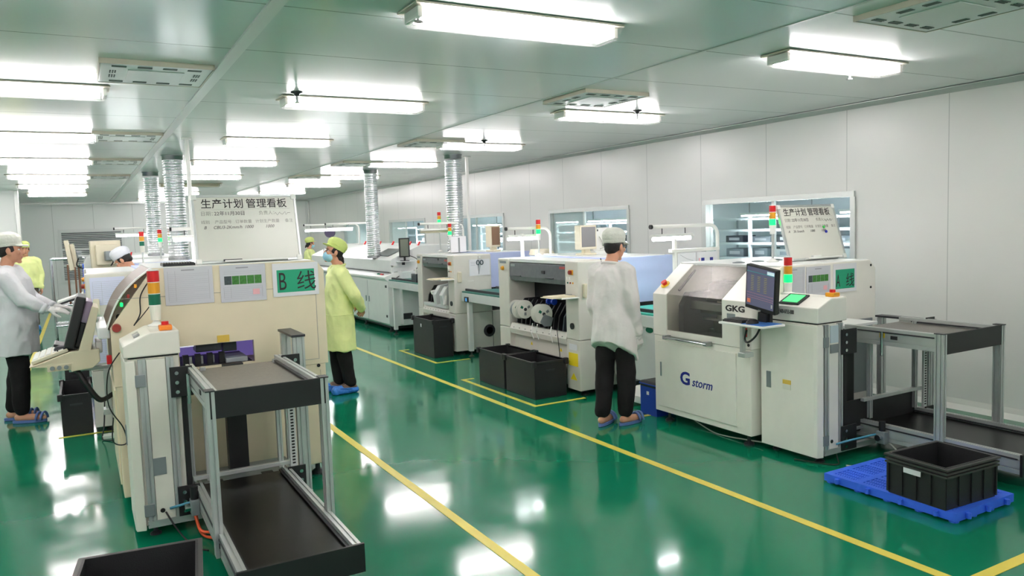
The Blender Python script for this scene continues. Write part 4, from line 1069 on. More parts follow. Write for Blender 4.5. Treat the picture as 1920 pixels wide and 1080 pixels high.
# component reels on the near machine
def reel(y0, y1, x, z, r, label, first=[None]):
    t = thing('component_reel', label, 'tape reel', (x, (y0 + y1) / 2, z), 'component reels')
    for a in (y0, y1 - .003): MB().lathe((x, a, z), [(r, 0), (r, .003)], 'y', 28).part('flange', reel_w, t)
    MB().lathe((x, y0 + .003, z), [(r * .8, 0), (r * .8, y1 - y0 - .006)], 'y', 24).part('tape_winding', label_s, t)
    MB().lathe((x, y0 - .004, z), [(.018, 0), (.018, .004)], 'y', 12).part('hub', dark_g, t)
    for k in range(3):
        a = k * 2 * pi / 3 + .5
        MB().prism([(x + r * .35 * cos(a + d) * u, z + r * .35 * sin(a + d) * u) for d, u in ((-.35, 1), (.35, 1), (.22, 1.9), (-.22, 1.9))], 'y', y0 - .0012, y0).part('flange_window', green_d if k == 1 else label_s, t)
    return t
reel(7.16, 7.20, 4.15, .81, .10, 'white component reel, front one of the left pair at the near machine opening')
reel(7.28, 7.36, 4.15, .80, .10, 'white component reel behind the front one of the left pair')
rr = reel(6.78, 6.81, 4.15, .79, .105, 'white component reel with a grey label, front one of the middle pair')
MB().prism([(4.15, .79), (4.26, .745), (4.23, .66), (4.15, .66), (4.10, .71)], 'y', 6.772, 6.7785).part('grey_tag', label_s, rr)
reel(6.86, 6.88, 4.15, .79, .10, 'white component reel just behind the one with the grey label')
for k, y in enumerate((7.1, 7.0, 6.72)):
    MB().tube([(4.20, y, .66), (4.17, y - .02, .56 + .02 * k), (4.19, y - .03, .50)], .006, 5).single('carrier_tape', plastic_w, 'strip of pale carrier tape hanging below the reels, %s' % ('left', 'middle', 'right')[k], 'tape', (4.20, y, .66))
cable_thing([(4.20, 6.62, .66), (4.205, 6.60, .50), (4.21, 6.59, .36), (4.2, 6.57, .2)], .004, cable_k, 'thin black cable hanging down the front of the nearer placement machine')
# paper, scissors on far machine
o = thing('document_sheet', 'white sheet on the side of the farther placement machine behind hanging scissors', 'paper sheet', (4.68, 9.275, 1.17))
MB().box(4.53, 4.84, 9.274, 9.278, 1.06, 1.28).part('sheet', paper, o)
f = MB()
for k in range(3): f.box(4.55, 4.62, 9.2725, 9.274, 1.24 - k * .02, 1.245 - k * .02)
f.part('text_lines', print_l, o)
o = thing('scissors', 'dark handled scissors hanging on the side of the farther placement machine', 'scissors', (4.68, 9.266, 1.29))
f = MB()
for s in (-1, 1):
    f.tube([(4.685 + s * .028 + .022 * cos(a), 9.266, 1.235 + .03 * sin(a)) for a in [i * pi / 5 for i in range(11)]], .006, 6)
f.part('handles', mat('dark_teal_plastic', S(40, 66, 74), .4), o)
f = MB()
for s in (-1, 1): f.prism([(4.685 + s * .008, 1.215), (4.68 + s * .016, 1.205), (4.665 + s * .003, 1.08)], 'y', 9.264 + s * .001, 9.2675 + s * .001)
f.part('blades', steel, o)
MB().box(4.67, 4.70, 9.268, 9.279, 1.29, 1.32, .003).part('hook', plastic_w, o)
text('CS-07B', .03, plastic_w, m2, (4.50, 9.279, .985), (1, 0, 0), (0, 0, 1), 'white_lettering')
for k in range(2):
    o_ = MB().lathe((4.80 + k * .28, 9.268, .30), [(.085, 0), (.085, .012), (.05, .012), (.05, 0)], 'y', 20).part('fan_guard', green_d if False else dark_g, m2)
    MB().cyl((4.80 + k * .28, 9.27, .30), (4.80 + k * .28, 9.285, .30), .05).part('fan_hub', label_s, o_)
# lilac sheets on the left machine
for z0, z1, x0_, x1_, l in ((1.14, 1.385, .055, .33, 'lilac printed sheet high on the side of the left placement machine'), (.63, .88, .05, .30, 'lilac printed table sheet low on the side of the left placement machine')):
    o = thing('document_sheet', l, 'paper sheet', ((x0_ + x1_) / 2, 7.655, z0))
    MB().box(x0_, x1_, 7.655, 7.658, z0, z1).part('sheet', paper_v, o)
    f = MB()
    for k in range(12): f.box(x0_ + .02, x1_ - .02, 7.654, 7.655, z0 + .02 + k * .017, z0 + .0212 + k * .017)
    for u in (.02, .09, x1_ - x0_ - .02): f.box(x0_ + u, x0_ + u + .0012, 7.654, 7.655, z0 + .02, z1 - .04)
    f.part('ruled_lines', print_g, o)

# ================================================================ short link conveyors
def link(x0, x1, y0, y1, z, label, beltm, led, body=True, disp=None):
    t = thing('link_conveyor', label, 'conveyor', (x0, y0, 0), 'link conveyors')
    MB().box(x0, x1, y0, y1, z - .13, z - .02, .006).part('frame', grey_l, t)
    MB().box(x0 + .01, x1 - .01, y0, y1, z - .02, z, .003).part('belt_deck', beltm, t)
    for a in (x0 + .06, x1 - .1): MB().box(a, a + .03, y0, y1, z, z + .03, .002).part('board_rail', dark_g, t)
    for px in (x0 + .05, x1 - .05):
        for py in (y0 + .14, y1 - .14):
            MB().box(px - .028, px + .028, py - .028, py + .028, .08, z - .13).part('leg', white_m, t)
            MB().lathe((px, py, 0), [(.04, 0), (.04, .012), (.014, .03), (.012, .09)], seg=12).part('foot', dark_g, t)
    if body: MB().box(x0 + .04, x1 - .04, y0 + .02, y1 - .02, .20, z - .13, .006).part('body_panel', grey_l, t)
    if disp:
        b = MB().box(x0 - .02, x0, disp[0], disp[0] + .10, disp[1], disp[1] + .07, .004).part('control_box', dark_g, t)
        MB().box(x0 - .022, x0 - .02, disp[0] + .02, disp[0] + .06, disp[1] + .015, disp[1] + .055).part('display', led, b)
    return t
l1 = link(4.55, 5.25, 5.18, 6.18, .86, 'pale conveyor with bright teal deck between the right printer and the white coated person', teal, red_led, True, (5.20, .60))
MB().ell((4.588, 5.62, .70), .003, .055, .028).part('green_oval_logo', green_d, l1)
MB().prism([(4.42, .03), (4.42, .10), (4.52, .17), (4.66, .17), (4.66, .03)], 'y', 5.55, 5.75, .02).part('foot_guard', plastic_w, l1)
l2 = link(4.38, 5.0, 7.96, 9.24, .87, 'pale conveyor with dark teal deck and blue display between the two grey placement machines', teal_d, blue_led, False, (9.02, .735))
l3 = link(4.38, 5.0, 10.6, 12.02, .90, 'pale conveyor with dark teal deck between the farther placement machine and the reflow oven', teal_d, blue_led, False, None)
l4 = link(.15, .85, 6.46, 7.6, .86, 'conveyor with teal deck hidden between the left printer and the machine behind', teal, red_led, False, None)
o = thing('control_unit', 'small dark box with pale top on the conveyor by the reflow oven', 'control box', (4.46, 11.0, .90))
MB().box(4.42, 4.54, 10.9, 11.1, .90, 1.03, .006).part('case', equip_d, o); MB().box(4.44, 4.50, 10.94, 11.0, 1.03, 1.10, .004).part('beacon', plastic_w, o)

# ================================================================ reflow oven
ov = thing('reflow_oven', 'long white reflow oven with sloping lid, far end of the right line', 'oven', (4.42, 12.1, 0))
OE = 17.2
MB().prism([(4.46, .10), (4.42, .14), (4.42, .86), (4.37, .90), (4.37, .93), (4.55, 1.0), (5.75, 1.0), (5.75, .10)], 'y', 12.15, OE, .005).part('lower_body', white_m, ov)
MB().prism([(4.50, 1.004), (4.50, 1.20), (4.53, 1.225), (5.02, 1.43), (5.75, 1.43), (5.75, 1.004)], 'y', 12.2, OE, .008).part('lid', white_m, ov)
MB().box(4.485, 4.495, 12.25, OE - .05, .995, 1.004).part('lid_gap', black_m, ov)
MB().prism([(4.60, 1.26), (4.86, 1.372), (4.86, 1.378), (4.60, 1.266)], 'y', 12.55, 13.25).part('lid_window', tint, ov)
nbox = MB().box(4.62, 5.5, 12.02, 12.2, .12, 1.02, .01).part('end_cabinet', white_m, ov)
for y in (13.2, 14.6, 16.0):
    MB().box(4.417, 4.421, y - .004, y + .004, .14, .84).part('door_joint', print_g, ov)
for y in (13.12, 13.28, 14.52, 14.68): MB().box(4.405, 4.42, y - .012, y + .012, .46, .56, .003).part('door_handle', label_s, ov)
for z in (.25, .75): MB().box(4.41, 4.42, 12.22, 12.27, z, z + .04).part('hinge', dark_g, ov)
MB().box(4.62 - .0, 4.78, 12.012, 12.02, .22, .32).part('grille', dark_g, ov)
f = MB()
for y, z, c in ((12.5, .955, red), (12.58, .955, green_d), (12.66, .955, green_d), (12.42, .955, redd)):
    MB().lathe((4.44, y, z), [(.018, 0), (.018, .02)], 'z', 12).part('push_button', c, ov)
for y, l in ((12.35, 0), (12.75, 0), (13.6, 0), (14.3, 0), (15.2, 0)):
    MB().prism([(5.06, 1.43), (5.09, 1.43), (5.12, 1.49), (5.10, 1.50)], 'y', y, y + .05, .003).part('red_lid_handle', red, ov)
for y in (12.3, 13.6, 15, 16.8):
    for x in (4.5, 5.6): MB().lathe((x, y, 0), [(.05, 0), (.05, .012), (.02, .03), (.018, .12)], seg=12).part('levelling_foot', dark_g, ov)
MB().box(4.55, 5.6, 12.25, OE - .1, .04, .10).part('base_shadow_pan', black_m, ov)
ar = MB().box(4.50, 4.78, 12.17, 12.20, 1.09, 1.12, .004).part('monitor_arm', white_m, ov)
MB().box(4.50, 4.54, 12.17, 12.2, .95, 1.12, .004).part('arm_post', white_m, ar)
MB().box(4.60, 4.86, 12.0, 12.2, 1.17, 1.185, .004).part('arm_tray', white_m, ar)
MB().box(4.68, 4.72, 12.1, 12.14, 1.12, 1.17).part('arm_stem', dark_g, ar)
cable_part([(4.78, 12.08, 1.28), (4.92, 12.05, 1.2), (4.90, 12.06, 1.04), (4.7, 12.1, .98), (4.56, 12.16, .9)], .006, cable_k, ov)
mo = thing('monitor', 'small dark framed monitor on the arm of the reflow oven', 'monitor', (4.72, 12.1, 1.185))
MB().box(4.62, 4.80, 12.06, 12.10, 1.25, 1.57, .006).part('case', black_m, mo)
MB().box(4.635, 4.775, 12.057, 12.06, 1.27, 1.55).part('screen', mat('olive_screen', S(120, 126, 112), .25), mo)
MB().box(4.70, 4.73, 12.08, 12.10, 1.19, 1.25).part('neck', black_m, mo); MB().box(4.65, 4.78, 12.04, 12.14, 1.185, 1.195).part('foot', black_m, mo)
ov2 = thing('reflow_oven', 'white reflow oven at the far end of the left line, partly hidden', 'oven', (.1, 13.2, 0))
MB().prism([(.12, .10), (.12, .9), (.22, 1.15), (.60, 1.42), (1.35, 1.42), (1.35, .10)], 'y', 13.2, 17.6, .01).part('body', white_m, ov2)
for y in (13.5, 14.6): MB().prism([(.66, 1.42), (.70, 1.42), (.72, 1.5), (.70, 1.5)], 'y', y, y + .06).part('red_lid_handle', red, ov2)
for y in (13.5, 17.3):
    for x in (.25, 1.2): MB().lathe((x, y, 0), [(.05, 0), (.05, .012), (.02, .03), (.018, .12)], seg=12).part('levelling_foot', dark_g, ov2)

# ================================================================ exhaust ducts and cable poles
def duct(x, y, z0, r, label):
    t = thing('exhaust_duct', label, 'duct', (x, y, z0), 'foil exhaust ducts')
    n = int((CZ - .05 - z0) / .035); pr = []
    rnd = random.Random(int(y * 10))
    for k in range(n):
        z = k * .035; q = r * rnd.uniform(.97, 1.03)
        pr += [(q * .93, z), (q, z + .010), (q, z + .022), (q * .93, z + .032)]
    MB().lathe((x, y, z0), pr, 'z', 22).part('corrugated_hose', foil, t, True)
    MB().lathe((x, y, CZ - .06), [(r * 1.02, 0), (r * 1.02, .05), (r * 1.12, .05), (r * 1.12, .06)], 'z', 24).part('ceiling_collar', steel, t, True)
    MB().cyl((x, y, z0 - .01), (x, y, z0 + .03), r * 1.06, seg=24).part('lower_collar', steel, t)
    return t
duct(1.13, 10.95, 1.425, .125, 'thick silver corrugated duct of the left line, nearer of the two')
duct(1.08, 13.8, 1.43, .115, 'silver corrugated duct of the left line, farther of the two')
duct(4.52, 13.05, 1.24, .115, 'dull silver corrugated duct rising from the white reflow oven')
duct(4.83, 10.3, 1.37, .125, 'bright silver corrugated duct rising behind the machine with scissors')
def pole(x, y, z0, label):
    t = thing('cable_pole', label, 'pole', (x, y, z0), 'white cable poles')
    MB().box(x - .02, x + .02, y - .02, y + .02, z0, CZ, .004).part('shaft', plastic_w, t)
    MB().box(x - .05, x + .05, y - .05, y + .05, CZ - .012, CZ, .003).part('ceiling_plate', plastic_w, t)
    return t
pole(1.08, 9.0, 1.43, 'white square cable pole left of the left whiteboard'); pole(5.15, 10.5, 1.36, 'white square cable pole right of the bright corrugated duct')

# ================================================================ inspection lamps on arches above the lines
def work_lamp(x, y, z0, zt, ax, ln, label, rot=0.0, lit=True):
    """arched pipe carrying a tube light; the tube hangs from the free end"""
    t = thing('arch_lamp', label, 'work lamp', (x, y, z0), 'arched work lamps')
    pts = [(x + ax, y, z0), (x + ax, y, zt - .1)] + [(x + ax - .1 * (1 - cos(a)), y, zt - .1 + .1 * sin(a)) for a in [i * pi / 10 for i in range(1, 6)]] + [(x - ln * .76, y, zt)]
    MB().tube(pts, .018, 10).part('arch_pipe', plastic_w, t, True)
    MB().box(x + ax - .06, x + ax + .06, y - .06, y + .06, z0, z0 + .012, .003).part('base_plate', plastic_w, t)
    MB().cyl((x - ln * .76 - .02, y, zt), (x - ln * .76, y, zt), .021).part('end_plug', black_m, t)
    zl = zt - .13
    MB().prism([(y - .05, zl + .035), (y - .02, zl + .06), (y + .02, zl + .06), (y + .05, zl + .035)], 'x', x - ln * .75, x + ln * .25).part('shade', plastic_w, t)
    MB().cyl((x - ln * .73, y, zl + .015), (x + ln * .23, y, zl + .015), .018).part('tube', tube_side if lit else tube_off, t, True)
    for u in (-.5, .1): MB().cyl((x + u * ln, y, zl + .06), (x + u * ln, y, zt), .005, seg=6).part('hanger', dark_g, t)
    return t
work_lamp(4.98, 5.6, 1.10, 1.66, .46, .47, 'lit work lamp on an arched white pipe left of the nearest window')
o = thing('sheet_rail', 'white rail with two hanging printed sheets by the arched lamp at the nearest window', 'sheet rail', (4.86, 5.56, .87))
MB().box(4.84, 4.87, 5.54, 5.57, .865, 1.54).part('post', plastic_w, o); MB().box(4.80, 5.40, 5.53, 5.58, 1.415, 1.445, .003).part('rail', plastic_w, o)
s1 = MB().box(4.87, 5.09, 5.53, 5.532, 1.28, 1.405).part('hanging_sheet', paper, o); s2 = MB().box(5.11, 5.37, 5.53, 5.532, 1.28, 1.405).part('hanging_sheet', paper, o)
MB().box(5.16, 5.20, 5.528, 5.53, 1.30, 1.35).part('blue_chart', ink_b, s2); MB().box(5.27, 5.31, 5.528, 5.53, 1.30, 1.35).part('blue_chart', ink_b, s2); MB().box(5.13, 5.145, 5.528, 5.53, 1.30, 1.35).part('pink_chart', pink_stamp, s2)
MB().tube([(4.90, 5.529, 1.39), (4.98, 5.529, 1.35), (5.06, 5.529, 1.33)], .0015, 5).part('drawn_line', print_g, s1)
MB().box(4.80, 5.40, 5.5, 5.62, .86, .872).part('base_plate', plastic_w, o)
work_lamp(4.50, 7.6, 1.365, 1.68, .27, .40, 'lit work lamp above the near placement machine, left of its signal tower')
MB().box(4.375, 4.405, 7.58, 7.61, 1.346, 1.62).single('lamp_post', plastic_w, 'white square lamp post below the work lamp on the near placement machine', 'post', (4.39, 7.6, 1.346))
work_lamp(4.60, 10.2, 1.365, 1.78, .30, .50, 'unlit work lamp on a thick cream arch above the farther placement machine', lit=False)
work_lamp(4.52, 14.6, 1.432, 1.86, .5, .52, 'lit work lamp over the reflow oven, right one of the far pair')
work_lamp(4.35, 15.6, 1.432, 1.86, .75, .50, 'lit work lamp over the reflow oven, left one of the far pair')
work_lamp(.9, 14.2, 1.42, 1.88, .5, .5, 'lit work lamp above the far end of the left line, behind the left ducts')
work_lamp(1.25, 9.0, 1.42, 1.80, .03, .5, 'lit work lamp just left of the left whiteboard')
signal_tower(4.55, 7.5, 1.365, 1.78, 'signal tower with lit green lens above the near placement machine', True, .026)
signal_tower(4.64, 10.45, 1.365, 1.955, 'signal tower with lit green lens in front of the bright duct, higher one', True, .026)
signal_tower(4.62, 10.05, 1.365, 1.78, 'signal tower with lit green lens in front of the bright duct, lower one', True, .026)
signal_tower(.57, 8.9, 1.43, 1.79, 'unlit signal tower above the left line next to the white capped worker', False, .024)
signal_tower(.92, 11.0, 1.41, 1.825, 'signal tower with lit green lens beside the thick left duct', True, .026)
# monitors on top of the machines
def old_monitor(x, y, z, ang, label, scr, w=.28, h=.30, dp=.10):
    t = thing('monitor', label, 'monitor', (x, y, z))
    M = Matrix.Translation((x, y, z)) @ Matrix.Rotation(ang, 4, 'Z')
    def b(nm, m, *a, par=t, bev=0): return MB().box(*a, bev).xf(M).part(nm, m, par)
    c = b('case', beige, -w / 2, w / 2, -dp / 2, dp / 2, .06, .06 + h, bev=.012)
    b('screen', scr, -w / 2 + .02, w / 2 - .02, -dp / 2 - .003, -dp / 2, .09, .04 + h, par=c)
    b('foot', beige, -w * .4, w * .4, -.07, .07, 0, .02, bev=.006); b('neck', beige, -.04, .04, -.03, .03, .02, .06)
    return t
mm_ = old_monitor(5.05, 9.55, 1.365, .35, 'beige monitor with brown filmed screen above the farther placement machine', brown_f, .20, .30)
old_monitor(4.92, 7.1, 1.363, .1, 'pale monitor with grey screen above the near placement machine', grey_scr, .24, .27)
o = thing('junction_panel', 'white panel with black sockets and wires beside the grey screened monitor', 'control panel', (5.18, 7.15, 1.363))
MB().box(5.06, 5.30, 7.16, 7.20, 1.40, 1.66, .006).part('plate', plastic_w, o); MB().box(5.04, 5.3, 7.1, 7.22, 1.363, 1.40, .01).part('base', plastic_w, o)
f = MB()
for u, v in ((5.08, 1.64), (5.12, 1.64), (5.26, 1.64), (5.26, 1.5), (5.26, 1.45)): f.box(u, u + .012, 7.155, 7.16, v - .02, v)
f.part('sockets', black_m, o); MB().box(5.19, 5.225, 7.14, 7.16, 1.45, 1.58, .004).part('circuit_board', mat('grey_green_board', S(110, 126, 112), .5), o)
cable_part([(5.14, 7.15, 1.56), (5.17, 7.13, 1.50), (5.20, 7.13, 1.45), (5.13, 7.12, 1.42)], .006, cable_w, o)
o = thing('document_sheet', 'white binder page standing under the cream arch lamp', 'paper sheet', (4.70, 9.9, 1.365))
MB().box(4.56, 4.80, 9.9, 9.905, 1.365, 1.59).part('sheet', paper, o); MB().box(4.675, 4.70, 9.898, 9.9, 1.365, 1.57).part('binding', label_s, o)
cable_thing([(4.52, 6.27, 1.36), (4.50, 6.225, 1.30), (4.54, 6.22, 1.18), (4.60, 6.225, 1.12), (4.62, 6.225, 1.18), (4.56, 6.22, 1.24)], .006, cable_k, 'looped black cable on the near side of the near placement machine')
o = thing('cardboard_cover', 'low beige cover on top of the near placement machine', 'cover', (4.75, 7.75, 1.363))
MB().prism([(4.62, 1.363), (4.64, 1.43), (4.84, 1.43), (4.90, 1.363)], 'y', 7.7, 7.85, .004).part('shell', mat('tan_board', S(196, 188, 168), .7), o)
# left line: beige monitor backs
def side_monitor(x, y, z0, z1, ang, label, tilt):
    t = thing('monitor', label, 'monitor', (x, y, z0))
    h = z1 - z0
    M = Matrix.Translation((x, y, z0 + h / 2)) @ Matrix.Rotation(ang, 4, 'Z') @ Matrix.Rotation(tilt, 4, 'Y')
    MB().box(-.03, .02, -.17, .17, -h / 2, h / 2, .008).xf(M).part('bezel', beige, t)
    MB().box(.02, .07, -.13, .13, -h / 2 + .03, h / 2 - .05, .015).xf(M).part('back_shell', beige, t)
    MB().box(-.032, -.03, -.15, .15, -h / 2 + .03, h / 2 - .03).xf(M).part('screen', grey_scr, t)
    MB().box(.07, .13, -.05, .05, -.08, .03, .01).xf(M).part('tilt_joint', label_s, t)
    return t
side_monitor(-.11, 10.7, 1.36, 1.72, 0, 'cream monitor seen edge on in front of the wall louvre, left one', radians(-7))
side_monitor(.27, 10.4, 1.38, 1.70, radians(-72), 'beige monitor back with dark cable in front of the wall louvre, right one', radians(-3))
o = thing('monitor_stand', 'grey upright bracket holding the two beige monitors of the left line', 'stand', (.06, 10.45, 1.40))
MB().prism([(.03, 1.10), (.03, 1.46), (.06, 1.52), (.12, 1.52), (.16, 1.40), (.16, 1.10)], 'y', 10.42, 10.46, .01).part('plate', grey_l, o)
MB().box(-.02, .28, 10.45, 10.52, 1.52, 1.54, .004).part('cross_arm', grey_l, o)
cable_part([(-.02, 10.5, 1.5), (-.04, 10.46, 1.42), (.02, 10.44, 1.38)], .008, cable_k, o)
cable_part([(.33, 10.35, 1.55), (.34, 10.3, 1.46), (.31, 10.3, 1.40)], .008, cable_k, o)
o = thing('hanging_keyboard', 'pale keyboard on a sloping tray hanging from a brown post at the left line', 'keyboard tray', (-.08, 10.6, .98))
MB().box(-.035, -.015, 10.6, 10.62, 1.04, 1.40).part('post', brown_w, o)
MB().prism([(-.28, .96), (-.28, .975), (.02, 1.07), (.02, 1.05)], 'y', 10.35, 10.75).part('tray', dark_g, o)
MB().prism([(-.27, .985), (-.27, 1.005), (.0, 1.09), (.0, 1.07)], 'y', 10.38, 10.72).part('keyboard', plastic_w, o)
# chrome trolley
o = thing('chrome_trolley', 'chrome tube trolley standing before the wall louvre at the left line', 'trolley', (-.1, 14.6, 0))
for x in (-.42, .06):
    for y in (14.3, 14.9): MB().cyl((x, y, .1), (x, y, 1.42), .016).part('upright', chrome, o); MB().lathe((x - .015, y, .05), [(.05, 0), (.05, .03)], 'x', 14).part('castor', black_m, o)
for z in (.35, .68, 1.42):
    for y in (14.3, 14.9): MB().cyl((-.42, y, z), (.06, y, z), .014).part('side_rail', chrome, o)
    for x in (-.42, .06): MB().cyl((x, 14.3, z), (x, 14.9, z), .014).part('end_rail', chrome, o)
for z in (.35, .68): MB().box(-.42, .06, 14.3, 14.9, z - .01, z).part('shelf', steel, o)
for k, (x, c) in enumerate(((-.2, brown_w), (-.1, brown_w), (-.04, teal_d), (.02, blue_p))):
    MB().box(x, x + .025, 14.35, 14.75, .68, 1.32).single('board_rack', c, '%s upright board rack on the chrome trolley' % ('left brown', 'right brown', 'teal', 'blue')[k], 'rack', (x, 14.5, .68))

# ================================================================ bins, crates, pallets
def open_bin(x0, x1, y0, y1, z0, z1, m, label, grp=None, th=.012, rim=.02, corners=True, tag=None, cat='bin', name='storage_bin', M=None, hand=True):
    c = ((x0 + x1) / 2, (y0 + y1) / 2, z0)
    t = thing(name, label, cat, c, grp)
    w = MB(); w.box(x0, x1, y0, y0 + th, z0, z1); w.box(x0, x1, y1 - th, y1, z0, z1); w.box(x0, x0 + th, y0 + th, y1 - th, z0, z1); w.box(x1 - th, x1, y0 + th, y1 - th, z0, z1); w.box(x0 + th, x1 - th, y0 + th, y1 - th, z0, z0 + th)
    w.part('walls', m, t)
    r = MB(); e = .008
    r.box(x0 - e, x1 + e, y0 - e, y0 + th + .001, z1 - rim, z1 + .001, .003); r.box(x0 - e, x1 + e, y1 - th - .001, y1 + e, z1 - rim, z1 + .001, .003); r.box(x0 - e, x0 + th, y0 + th, y1 - th, z1 - rim, z1 + .0005, .003); r.box(x1 - th, x1 + e, y0 + th, y1 - th, z1 - rim, z1 + .0005, .003)
    r.part('rim', m, t)
    if corners:
        for a in (x0, x1):
            for b in (y0, y1): MB().box(a - .022, a + .022, b - .022, b + .022, z1 - .05, z1 + .012, .008).part('corner_cap', m, t)
    if hand: MB().box((x0 + x1) / 2 - .05, (x0 + x1) / 2 + .05, y0 - .003, y0 + .002, z1 - .10, z1 - .085).part('hand_slot', dark_g, t)
    if tag: MB().box(x0 - .003, x0 - .001, tag[0], tag[0] + .03, tag[1], tag[1] + .045).part('white_tag', paper, t)
    return t
open_bin(3.80, 4.17, 6.42, 7.0, .003, .37, black_p, 'black crate on the floor before the near placement machine, right one of the pair', 'black floor crates')
open_bin(3.80, 4.17, 7.045, 7.62, .003, .37, black_p, 'black crate on the floor before the near placement machine, left one of the pair', 'black floor crates')
open_bin(3.99, 4.27, 9.32, 10.02, .003, .50, black_p, 'tall black bin with a small white tag before the farther placement machine', tag=(9.72, .38))
open_bin(-.24, .0, 7.78, 8.6, .0, .36, black_p, 'black bin beside the left line, nearer of two by the white coated person')
open_bin(-.21, .0, 8.66, 9.4, .0, .48, black_p, 'black bin beside the left line, behind the nearer one', corners=False)
def crate(x0, x1, y0, y1, z0, z1, rot, label, tag):
    c = Vector(((x0 + x1) / 2, (y0 + y1) / 2, z0))
    t = thing('plastic_crate', label, 'crate', c, 'ribbed black crates')
    th = .012; bx0, bx1, by0, by1 = x0 + .015, x1 - .015, y0 + .015, y1 - .015
    w = MB(); w.box(bx0, bx1, by0, by0 + th, z0, z1); w.box(bx0, bx1, by1 - th, by1, z0, z1); w.box(bx0, bx0 + th, by0 + th, by1 - th, z0, z1); w.box(bx1 - th, bx1, by0 + th, by1 - th, z0, z1); w.box(bx0 + th, bx1 - th, by0 + th, by1 - th, z0, z0 + th)
    n = 5
    for k in range(n):
        u = bx0 + (bx1 - bx0) * k / (n - 1); v = by0 + (by1 - by0) * k / (n - 1)
        for yy in (by0 - .01, by1): w.box(u - .006, u + .006, yy + .0005, yy + .0095, z0 + .01, z1 - .05)
        for xx in (bx0 - .01, bx1): w.box(xx, xx + .01, v - .006, v + .006, z0 + .01, z1 - .05)
    w.part('ribbed_walls', black_p, t)
    w = MB()
    for z in (z1 - .055, z1 - .035, z1 - .012):
        e = .0 if z < z1 - .02 else -.004
        w.box(x0 + e, x1 - e, y0 + e, y0 + .018, z, z + .01); w.box(x0 + e, x1 - e, y1 - .018, y1 - e, z, z + .01); w.box(x0 + e, x0 + .018, y0 + .018, y1 - .018, z, z + .01); w.box(x1 - .018, x1 - e, y0 + .018, y1 - .018, z, z + .01)
    w.part('rim', mat('crate_rim_plastic', S(62, 62, 60), .45) if 'crate_rim_plastic' not in MATS else MATS['crate_rim_plastic'], t)
    if tag: MB().box(x0 - .003, x0 - .0005, y0 + (y1 - y0) * .40, y0 + (y1 - y0) * .68, z1 - .085, z1 - .055).part('white_tag', paper, t)
    t.rotation_euler = (0, 0, rot)
    return t
def pallet(x0, x1, y0, y1, rot, label):
    c = Vector(((x0 + x1) / 2, (y0 + y1) / 2, 0)); t = thing('plastic_pallet', label, 'pallet', c, 'blue floor pallets')
    h = .06
    b = MB(); b.box(x0, x1, y0, y0 + .02, .012, h); b.box(x0, x1, y1 - .02, y1, .012, h); b.box(x0, x0 + .02, y0 + .02, y1 - .02, .012, h); b.box(x1 - .02, x1, y0 + .02, y1 - .02, .012, h)
    # perforated deck: strips with slots left open
    nx, ny = 3, 4
    cw, ch = (x1 - x0 - .04) / nx, (y1 - y0 - .04) / ny
    for i in range(nx):
        for j in range(ny):
            a0, b0 = x0 + .02 + i * cw, y0 + .02 + j * ch
            b.box(a0, a0 + .02, b0, b0 + ch, h - .015, h); b.box(a0 + cw - .02, a0 + cw, b0, b0 + ch, h - .015, h)
            b.box(a0 + .02, a0 + cw - .02, b0, b0 + .025, h - .015, h - .0003); b.box(a0 + .02, a0 + cw - .02, b0 + ch - .025, b0 + ch, h - .015, h - .0003)
            k = 0; n = 9
            for k in range(n):
                v = b0 + .03 + (ch - .06) * k / n
                b.box(a0 + .02, a0 + cw - .02, v, v + (ch - .06) / n * .55, h - .013, h - .001)
            for k in range(1, 4): b.box(a0 + cw * k / 4 - .008, a0 + cw * k / 4 + .008, b0 + .026, b0 + ch - .026, h - .0125, h - .0014)
    MB().box(x0 + .02, x1 - .02, y0 + .02, y1 - .02, h - .036, h - .03).part('underdeck', mat('deep_blue', S(16, 36, 120), .6) if 'deep_blue' not in MATS else MATS['deep_blue'], t)
    f = b
    for i in range(4):
        for j in range(5):
            a0, b0 = x0 + .03 + (x1 - x0 - .06) * i / 3, y0 + .03 + (y1 - y0 - .06) * j / 4
            f.cyl((a0, b0, 0), (a0, b0, h - .035), .026, .03, 10)
    for i in range(3):
        u = x0 + (x1 - x0) * (i + .5) / 3
        f.cyl((u, y0 - .014, .02), (u, y0 - .014, .05), .014, seg=10)
    for j in range(4):
        v = y0 + (y1 - y0) * (j + .5) / 4
        f.cyl((x0 - .014, v, .02), (x0 - .014, v, .05), .014, seg=10)
    f.part('deck', blue_p, t)
    t.rotation_euler = (0, 0, rot)
    return t
pallet(4.09, 4.66, 2.42, 3.28, 0, 'blue perforated plastic pallet on the floor at the lower right')
crate(4.08, 4.55, 2.45, 2.84, .061, .30, radians(-3), 'black ribbed open crate with a white tag standing on the right blue pallet', True)
pallet(-.14, .40, 3.02, 3.84, radians(-4), 'blue perforated plastic pallet at the bottom left, mostly hidden by its crate')
crate(-.135, .375, 3.28, 3.87, .061, .295, radians(-7), 'black ribbed open crate cut off by the bottom edge at left', False)
tb = open_bin(4.31, 4.53, 5.20, 5.42, 0, .28, blue_b, 'blue waste bin with black bag rim beside the right printer', rim=.012, corners=False, cat='waste bin', name='waste_bin', hand=False)
MB().box(4.304, 4.536, 5.194, 5.426, .245, .30, .02).part('black_bag', black_m, tb)
MB().box(4.306, 4.309, 5.30, 5.33, .18, .21).part('white_sticker', paper, tb)

